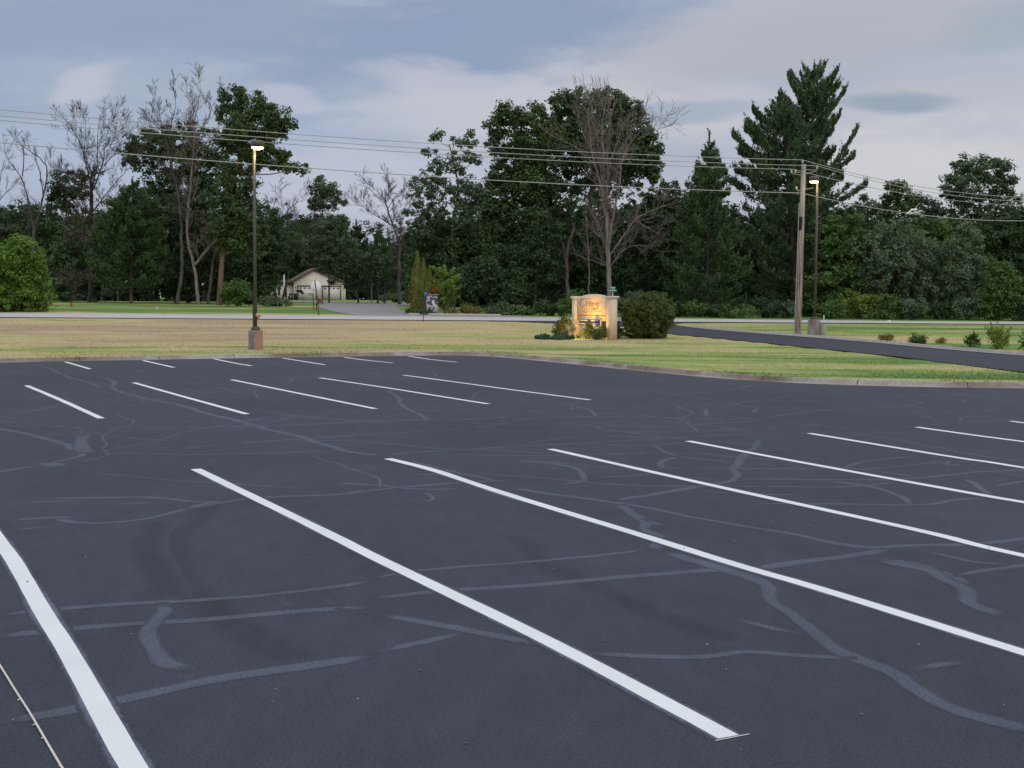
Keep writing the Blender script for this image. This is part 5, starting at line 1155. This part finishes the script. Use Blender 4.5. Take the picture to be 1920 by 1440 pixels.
stroke(fz([(1112, 561.5), (1108, 559), (1104.5, 561), (1104, 566), (1106, 568.5), (1109, 567)]), .013, logo)
stroke(fz([(1106, 568.5), (1100, 572), (1097, 577), (1098, 582), (1102, 587), (1107, 584), (1109.5, 578), (1109.3, 572)]), .014, logo)
stroke(fz([(1102, 585), (1100.5, 580), (1103, 573), (1107, 569)]), .011, logo)
stroke(fz([(1104, 573), (1105.5, 577), (1103.5, 583)]), .008, logo)
stroke(fz([(1125, 563), (1127, 566.5), (1129, 568)]), .008, logo)
part(logo, 'logo', M['signtext'], th)
put_text('Eternity', um(1107.5), zm(573.3), .41, .3, 'signtext')
put_text('Church', um(1111.5), zm(580.8), .29, .1, 'signtext')
mb = MB(); mb.box(sl(um(1120), .128, zm(583.3)), (Wp * .36, .012, .018), az)
x = um(1091.5)
while x < um(1135):
    q = rng.uniform(.02, .05); mb.box(sl(x, .126, zm(591.5)), (q, .012, rng.uniform(.03, .055)), az); x += q + rng.choice([.015, .02, .05])
part(mb, 'rule_and_small_print', M['signtext'], th)
# reader board
u_a, u_b = um(1094), um(1128.5); zc_ = (zm(596.5) + zm(611)) / 2; hb_ = zm(596.5) - zm(611)
mb = MB(); mb.box(sl((u_a + u_b) / 2, .14, zc_), (u_b - u_a, .1, hb_), az); bf = part(mb, 'board_frame', M['signcap'], th)
mb = MB(); mb.box(sl((u_a + u_b) / 2, .2, zc_), (u_b - u_a - .12, .03, hb_ - .12), az); part(mb, 'message_board', M['purple'], th)
mb = MB()
for row in (0, 1):
    for (ua, ub) in ((.06, .42), (.58, .93)):
        x = u_a + (u_b - u_a) * ua
        while x < u_a + (u_b - u_a) * ub:
            q = rng.uniform(.03, .05); mb.box(sl(x, .22, zc_ + (.09 - row * .19)), (q, .012, .07), az); x += q + rng.uniform(.012, .02)
part(mb, 'message_lettering', M['white'], th)
# ground spotlight
sb = AT(1056, 630, ctr[1] - 2.0); sb[2] = float(terr(sb[0], sb[1])) + .02
t4 = thing('ground_spotlight', 'dark cylindrical spotlight on the ground aimed at the church sign', 'spotlight', sb)
dirs = unit(sl(0, .1, .9) - (sb + [0, 0, .3])); a0 = sb + [0, 0, .34]
mb = MB(); mb.tube([a0 - dirs * .28, a0 - dirs * .27, a0 + dirs * .24, a0 + dirs * .3], [.06, .13, .13, .15], 16, cap=False); mb.tube([a0 - dirs * .285, a0 - dirs * .28], [.06, .06], 16); part(mb, 'housing', M['rustpost'], t4, True)
mb = MB(); mb.tube([sb, sb + [0, 0, .18]], .03, 6); part(mb, 'stake', M['black'], t4)
mb = MB(); mb.tube([a0 + dirs * .25, a0 + dirs * .26], .125, 16); part(mb, 'lens', M['lamp'], t4)
l = bpy.data.lights.new('beam', 'SPOT'); l.energy = 380; l.color = (1, .55, .16); l.spot_size = R(150); l.spot_blend = .7; l.shadow_soft_size = .1
lo = bpy.data.objects.new('beam', l); C.objects.link(lo); lo.parent = t4; lo.location = Vector(a0 + dirs * .36 - sb)
aim = unit(sl(.1, .1, .0) - (a0 + dirs * .36)); lo.rotation_euler = Vector(aim).to_track_quat('-Z', 'Y').to_euler()

# planting round the sign
shrub('yew_bush', 'dark green upright yew left of the church sign', 1052, 631, 20, 19, 'bushmix', .07, 2.0, .26, 44, Y=ctr[1] + .9, nl=4, spiky=.25)
shrub('juniper_shrub', 'low spreading juniper in front of the church sign', 1046, 642, 42, 5, 'juniper', .065, 2.2, .2, 44, Y=ctr[1] - 2.4, nl=5, stems=False)
shrub('juniper_shrub', 'flat juniper mat left of the ground spotlight', 1018, 638, 20, 4, 'juniper', .065, 2.2, .16, 44, Y=ctr[1] - 1.8, nl=3, stems=False)
shrub('shrub', 'wispy olive shrub growing up in front of the message board', 1103, 640, 9, 23, 'bushmix', .06, .6, .2, 36, Y=ctr[1] - 1.1, nl=3, spiky=.3)
shrub('shrub', 'brownish twiggy shrub below the right half of the church sign', 1122, 644, 17, 10, 'bushmix', .06, 1.6, .22, 40, Y=ctr[1] - 2.0, nl=4, spiky=.15)
shrub('shrub', 'small yellow green plant behind the sign between its pillars', 1134, 632, 10, 13, 'mid', .06, 1.8, .2, 40, Y=ctr[1] + .5, nl=2)
shrub('shrub', 'scraggly grey plant with pale flowers between sign and hedge bush', 1161, 640, 14, 16, 'bushmix', .06, .9, .24, 34, Y=ctr[1] - .4, nl=3, spiky=.3)
shrub('shrub', 'dull low plant at the foot of the right sign pillar', 1150, 642, 13, 7, 'brownleaf', .06, 1.6, .18, 36, Y=ctr[1] - 1.6, nl=3)
for (x, y) in ((1152, 634), (1150, 622), (1171, 620), (1167, 615)):
    p = AT(x, y, ctr[1] - 1.9); t5 = thing('flower', {1152: 'lowest white flower left of the hedge bush', 1150: 'white flower just beside the right sign pillar', 1171: 'white flower in front of the hedge bush, right of the others', 1167: 'topmost white flower at the hedge bush'}[x], 'flower', [p[0], p[1], float(terr(p[0], p[1]))])
    mb = MB(); mb.quads(leaves(p + rng.normal(0, .03, (10, 3)), .05, .04)); part(mb, 'petals', M['petal'], t5)
    mb = MB(); mb.tube([[p[0], p[1], float(terr(p[0], p[1]))], p], .008, 4); part(mb, 'stem', M['mid'], t5)
Yb = ctr[1] - .4; b = BASE(1213, Yb); scb = pxr(Yb); th = thing('hedge_bush', 'big round dense bush right of the church sign', 'bush', b); cb, tb = MB(), MB()
ctrb = AT(1213, 597, Yb); Rb = np.array([48, 46, 44]) * scb
n_ = 620; d = unit(rng.normal(size=(n_, 3))); ang = np.arctan2(d[:, 2], d[:, 0])
bul = 1 + .07 * np.sin(ang * 5 + 1) + .06 * np.sin(d[:, 1] * 9 + ang * 3)
Cc = ctrb + d * Rb * (rng.uniform(.55, .97, n_) * bul)[:, None] * np.array([1, 1, 1]); low_ = Cc[:, 2] < ctrb[2]; Cc[low_, 0] = ctrb[0] + (Cc[low_, 0] - ctrb[0]) * 1.05; Cc[:, 2] = np.maximum(Cc[:, 2], b[2] + .05)
cb.quads(clump_leaves(Cc, d, .21, 70, .055, .9))
for q in range(420):
    if d[q, 2] < -.3: continue
    dd = unit(d[q] + np.array([0, 0, .5]) + rng.normal(0, .2, 3)); L_ = rng.uniform(.1, .34); s0 = ctrb + d[q] * Rb * .9 * bul[q]
    t = np.linspace(0, 1, 8).repeat(3)[:, None]; cb.quads(leaves(s0 + dd * L_ * t + rng.normal(0, .025, (24, 3)), .055, .03))
for q in range(0, n_, 5): tb.tube([b + rng.normal(0, .15, 3) * [1, 1, 0], (b + Cc[q]) / 2, Cc[q]], [.03, .02, .006], 3, cap=False)
part(tb, 'stem', M['bark'], th); part(cb, 'foliage', M['bushmix'], th)
# shrubs across the drive
shrub('shrub', 'small yellow tipped mound shrub beyond the drive', 1661, 640, 17, 7, 'gold', .06, 1.9, .22, 40, nl=3)
shrub('shrub', 'dark green low mound shrub beyond the drive, right of the yellow one', 1718, 644, 26, 8.5, 'mid', .06, 2.0, .24, 42, nl=4)
shrub('shrub', 'small feathery upright shrub left of the tall one beyond the drive', 1820, 650, 17, 14, 'mid', .055, 1.2, .22, 40, nl=3, spiky=.35)
shrub('shrub', 'tall feathery loose shrub beyond the drive near the right edge', 1868, 655, 27, 26, 'lime', .06, 1.1, .28, 42, nl=4, spiky=.5)
shrub('shrub', 'feathery shrub cut by the right edge beyond the drive', 1925, 660, 17, 22, 'mid', .06, 1.4, .26, 42, nl=3, spiky=.4)
shrub('weed_tuft', 'brownish dry weed tuft between the mound and the feathery shrub', 1765, 644, 11, 5, 'gold', .05, .9, .18, 30, nl=2)

# cord on the asphalt
A_ = G(-12, 1232)[:2]; B_ = G(122, 1452)[:2]; P = resample([A_, G(50, 1330)[:2], B_], .12); mb = MB()
P3 = np.array([[p[0], p[1], .009 + .002 * math.sin(i * .7)] for i, p in enumerate(P)]); mb.tube(P3, .0065, 6)
for (x, y) in ((38, 1314), (67, 1361), (83, 1386), (116, 1438)):
    p = G(x, y); mb.tube([p + [0, 0, .01], p + [-.014, -.004, .006]], .004, 4)
o = mb.build('cord', M['cord'], origin=[P[0][0], P[0][1], 0]); tag(o, 'thin white cord stretched along the asphalt at the bottom left corner', 'cord')
# pebbles and leaf bits on the lot
mb = MB()
for q in range(260):
    y = 4.5 + rng.random() ** 1.6 * 42; x = rng.uniform(-.42, .42) * y
    if y > kerb_y(x) - .6: continue
    s_ = rng.uniform(.004, .014) * (1 + y / 40); mb.box([x, y, s_ * .3 + .002], (s_, s_ * rng.uniform(.5, 1), s_ * .6), rng.uniform(0, 3), top=.6)
o = mb.build('pebbles', M['basecon']); tag(o, 'scattered tiny stones on the sealed asphalt', 'gravel'); o['kind'] = 'stuff'

# ------------------------------------------------------------------ sky and light
w = bpy.data.worlds.new('World'); bpy.context.scene.world = w; w.use_nodes = True; N, L = w.node_tree.nodes, w.node_tree.links
bg = N['Background']
sky = N.new('ShaderNodeTexSky'); sky.sky_type = 'NISHITA'; sky.sun_disc = False; sky.sun_elevation = R(18); sky.sun_rotation = R(150); sky.dust_density = 2
g = N.new('ShaderNodeTexCoord').outputs['Generated']
sp = N.new('ShaderNodeSeparateXYZ'); L.new(g, sp.inputs[0]); X, Y, Z = sp.outputs
# flattened cloud layer coordinates: direction over height, as clouds lie on a level sheet
zc_ = mth(N, L, 'ADD', mth(N, L, 'MAXIMUM', Z, 0.0), .16)
cx, cy = mth(N, L, 'DIVIDE', X, zc_), mth(N, L, 'DIVIDE', Y, zc_)
cv = N.new('ShaderNodeCombineXYZ'); L.new(cx, cv.inputs[0]); L.new(cy, cv.inputs[1])
gs = mapping(N, L, g, (1, 1, 3.4), (0, R(6), 0))
wa = mth(N, L, 'SUBTRACT', noise(N, L, 4, 5, gs, .6, .6), .5); wb = mth(N, L, 'SUBTRACT', noise(N, L, 5, 5, mapping(N, L, gs, (1, 1, 1), (0, 0, 0), (7, 3, 1)), .6, .4), .5); wc = mth(N, L, 'SUBTRACT', noise(N, L, 9, 6, gs, .65, .8), .5)
def blob(x0, z0, rx, rz, tilt=0.0, soft=.3):
    """soft cloud patch around a direction (azimuth slope, height)"""
    az_ = mth(N, L, 'DIVIDE', X, mth(N, L, 'MAXIMUM', Y, .05)); hz_ = mth(N, L, 'DIVIDE', Z, mth(N, L, 'MAXIMUM', Y, .05))
    u = mth(N, L, 'SUBTRACT', az_, x0); v = mth(N, L, 'SUBTRACT', hz_, z0)
    v = mth(N, L, 'SUBTRACT', v, mth(N, L, 'MULTIPLY', u, tilt))
    u = mth(N, L, 'ADD', u, mth(N, L, 'MULTIPLY', wa, rx * 1.5)); v = mth(N, L, 'ADD', v, mth(N, L, 'MULTIPLY', wb, rz * 2.6)); nz = mth(N, L, 'MULTIPLY', wc, 1.8)
    d = mth(N, L, 'ADD', mth(N, L, 'POWER', mth(N, L, 'DIVIDE', u, rx), 2), mth(N, L, 'POWER', mth(N, L, 'DIVIDE', v, rz), 2))
    d = mth(N, L, 'ADD', d, nz)
    r = N.new('ShaderNodeMapRange'); r.interpolation_type = 'SMOOTHSTEP'; L.new(d, r.inputs[0]); r.inputs[1].default_value = 1.3 + soft; r.inputs[2].default_value = .15; return r.outputs[0]
n1 = noise(N, L, .8, 6, mapping(N, L, cv.outputs[0], (.7, 1, 1), (0, 0, R(-20)), (3.1, 1.7, 0)), .55, .5)
n2 = noise(N, L, 5, 5, mapping(N, L, g, (1, 1, 3.2), (0, R(-14), 0)), .6, .4)
SP = lambda px_: ((px_ - 960) / F); SZ = lambda py_: ((567 - py_) / F)
bright = (.56, .555, .605); blue = (.27, .345, .49); mid_ = (.33, .405, .535); grey = (.525, .53, .568)
az2 = mth(N, L, 'DIVIDE', X, mth(N, L, 'MAXIMUM', Y, .3))
lr = N.new('ShaderNodeMapRange'); lr.interpolation_type = 'SMOOTHSTEP'; L.new(az2, lr.inputs[0]); lr.inputs[1].default_value = -.18; lr.inputs[2].default_value = .12
base = mixc(N, L, lr.outputs[0], mid_, grey)
base = mixc(N, L, mth(N, L, 'MULTIPLY', ramp(N, L, n2, [(.35, (0, 0, 0)), (.62, (1, 1, 1))]), .7), base, (.52, .545, .645))
base = mixc(N, L, mth(N, L, 'MULTIPLY', ramp(N, L, n1, [(.42, (0, 0, 0)), (.62, (1, 1, 1))]), .4), base, blue)
for (px_, py_, rx, ry, tl, colr, st) in [(60, 120, 260, 22, .05, (.36, .43, .58), .7), (420, 110, 300, 24, -.02, (.345, .415, .575), .8), (400, 25, 330, 22, .03, (.40, .455, .58), .6), (620, 130, 160, 16, -.1, (.46, .51, .62), .5), (1480, 300, 120, 18, .05, (.50, .51, .60), .6), (1400, 130, 150, 16, .1, (.45, .465, .53), .6), (1000, 330, 200, 30, 0, (.50, .53, .65), .6), (300, 60, 520, 70, .02, (.29, .36, .50), .8), (900, 70, 420, 95, .18, (.27, .345, .50), .95), (640, 235, 210, 40, -.03, (.33, .41, .58), .8),
     (1100, 220, 520, 60, .05, (.58, .58, .635), .75), (880, 165, 200, 40, -.12, (.55, .555, .64), .8), (1270, 215, 150, 24, .12, (.37, .43, .54), .9), (1665, 192, 120, 24, .0, (.32, .385, .48), 1.0), (1850, 60, 150, 42, .15, (.36, .44, .51), .85),
     (165, 175, 60, 34, .3, (.55, .56, .66), .7), (540, 200, 70, 26, -.2, (.54, .55, .65), .6), (250, 300, 420, 60, 0, (.44, .50, .67), .6), (700, 360, 300, 60, 0, (.54, .56, .67), .7), (1500, 60, 330, 80, .1, (.47, .475, .525), .7), (1760, 330, 300, 90, 0, (.66, .655, .665), .75)]:
    base = mixc(N, L, mth(N, L, 'MULTIPLY', blob(SP(px_), SZ(py_), rx / F, ry / F, tl), st), base, colr)
hz3 = N.new('ShaderNodeMapRange'); hz3.interpolation_type = 'SMOOTHSTEP'; L.new(Z, hz3.inputs[0]); hz3.inputs[1].default_value = .13; hz3.inputs[2].default_value = .0
base = mixc(N, L, mth(N, L, 'MULTIPLY', hz3.outputs[0], .55), base, (.60, .60, .69))
# the cloud deck is brighter overhead
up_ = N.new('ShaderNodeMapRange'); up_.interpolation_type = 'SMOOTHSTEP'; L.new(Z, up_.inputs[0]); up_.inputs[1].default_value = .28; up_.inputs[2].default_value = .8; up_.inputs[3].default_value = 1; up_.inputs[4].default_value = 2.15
nt = N.new('ShaderNodeMapRange'); nt.interpolation_type = 'SMOOTHSTEP'; L.new(Z, nt.inputs[0]); nt.inputs[1].default_value = .25; nt.inputs[2].default_value = .6
base = mixc(N, L, nt.outputs[0], base, (.475, .485, .51))
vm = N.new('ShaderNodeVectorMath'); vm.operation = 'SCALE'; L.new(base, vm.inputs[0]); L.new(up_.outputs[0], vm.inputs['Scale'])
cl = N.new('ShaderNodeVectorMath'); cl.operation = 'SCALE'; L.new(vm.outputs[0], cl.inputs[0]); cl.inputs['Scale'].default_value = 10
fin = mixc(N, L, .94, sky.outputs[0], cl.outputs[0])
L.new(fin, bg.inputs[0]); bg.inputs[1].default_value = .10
sun = bpy.data.lights.new('sun', 'SUN'); sun.energy = .55; sun.angle = R(35); sun.color = (1, .95, .9)
so = bpy.data.objects.new('sun', sun); C.objects.link(so); so.rotation_euler = (R(50), R(0), R(-150) + math.pi)

cam = bpy.data.cameras.new('camera'); co = bpy.data.objects.new('camera', cam); C.objects.link(co)
cam.sensor_width = 36; cam.lens = F / 1920 * 36; cam.clip_end = 6000; cam.clip_start = .05
Mx = Matrix(((rgt[0], upv[0], -fwd[0], 0), (rgt[1], upv[1], -fwd[1], 0), (rgt[2], upv[2], -fwd[2], H), (0, 0, 0, 1)))
co.matrix_world = Mx
sc_ = bpy.context.scene; sc_.camera = co
sc_.view_settings.view_transform = 'Standard'; sc_.view_settings.look = 'None'; sc_.view_settings.exposure = 0; sc_.view_settings.gamma = 1
sc_.cycles.max_bounces = 4; sc_.cycles.diffuse_bounces = 2; sc_.cycles.transmission_bounces = 3; sc_.cycles.use_denoising = True
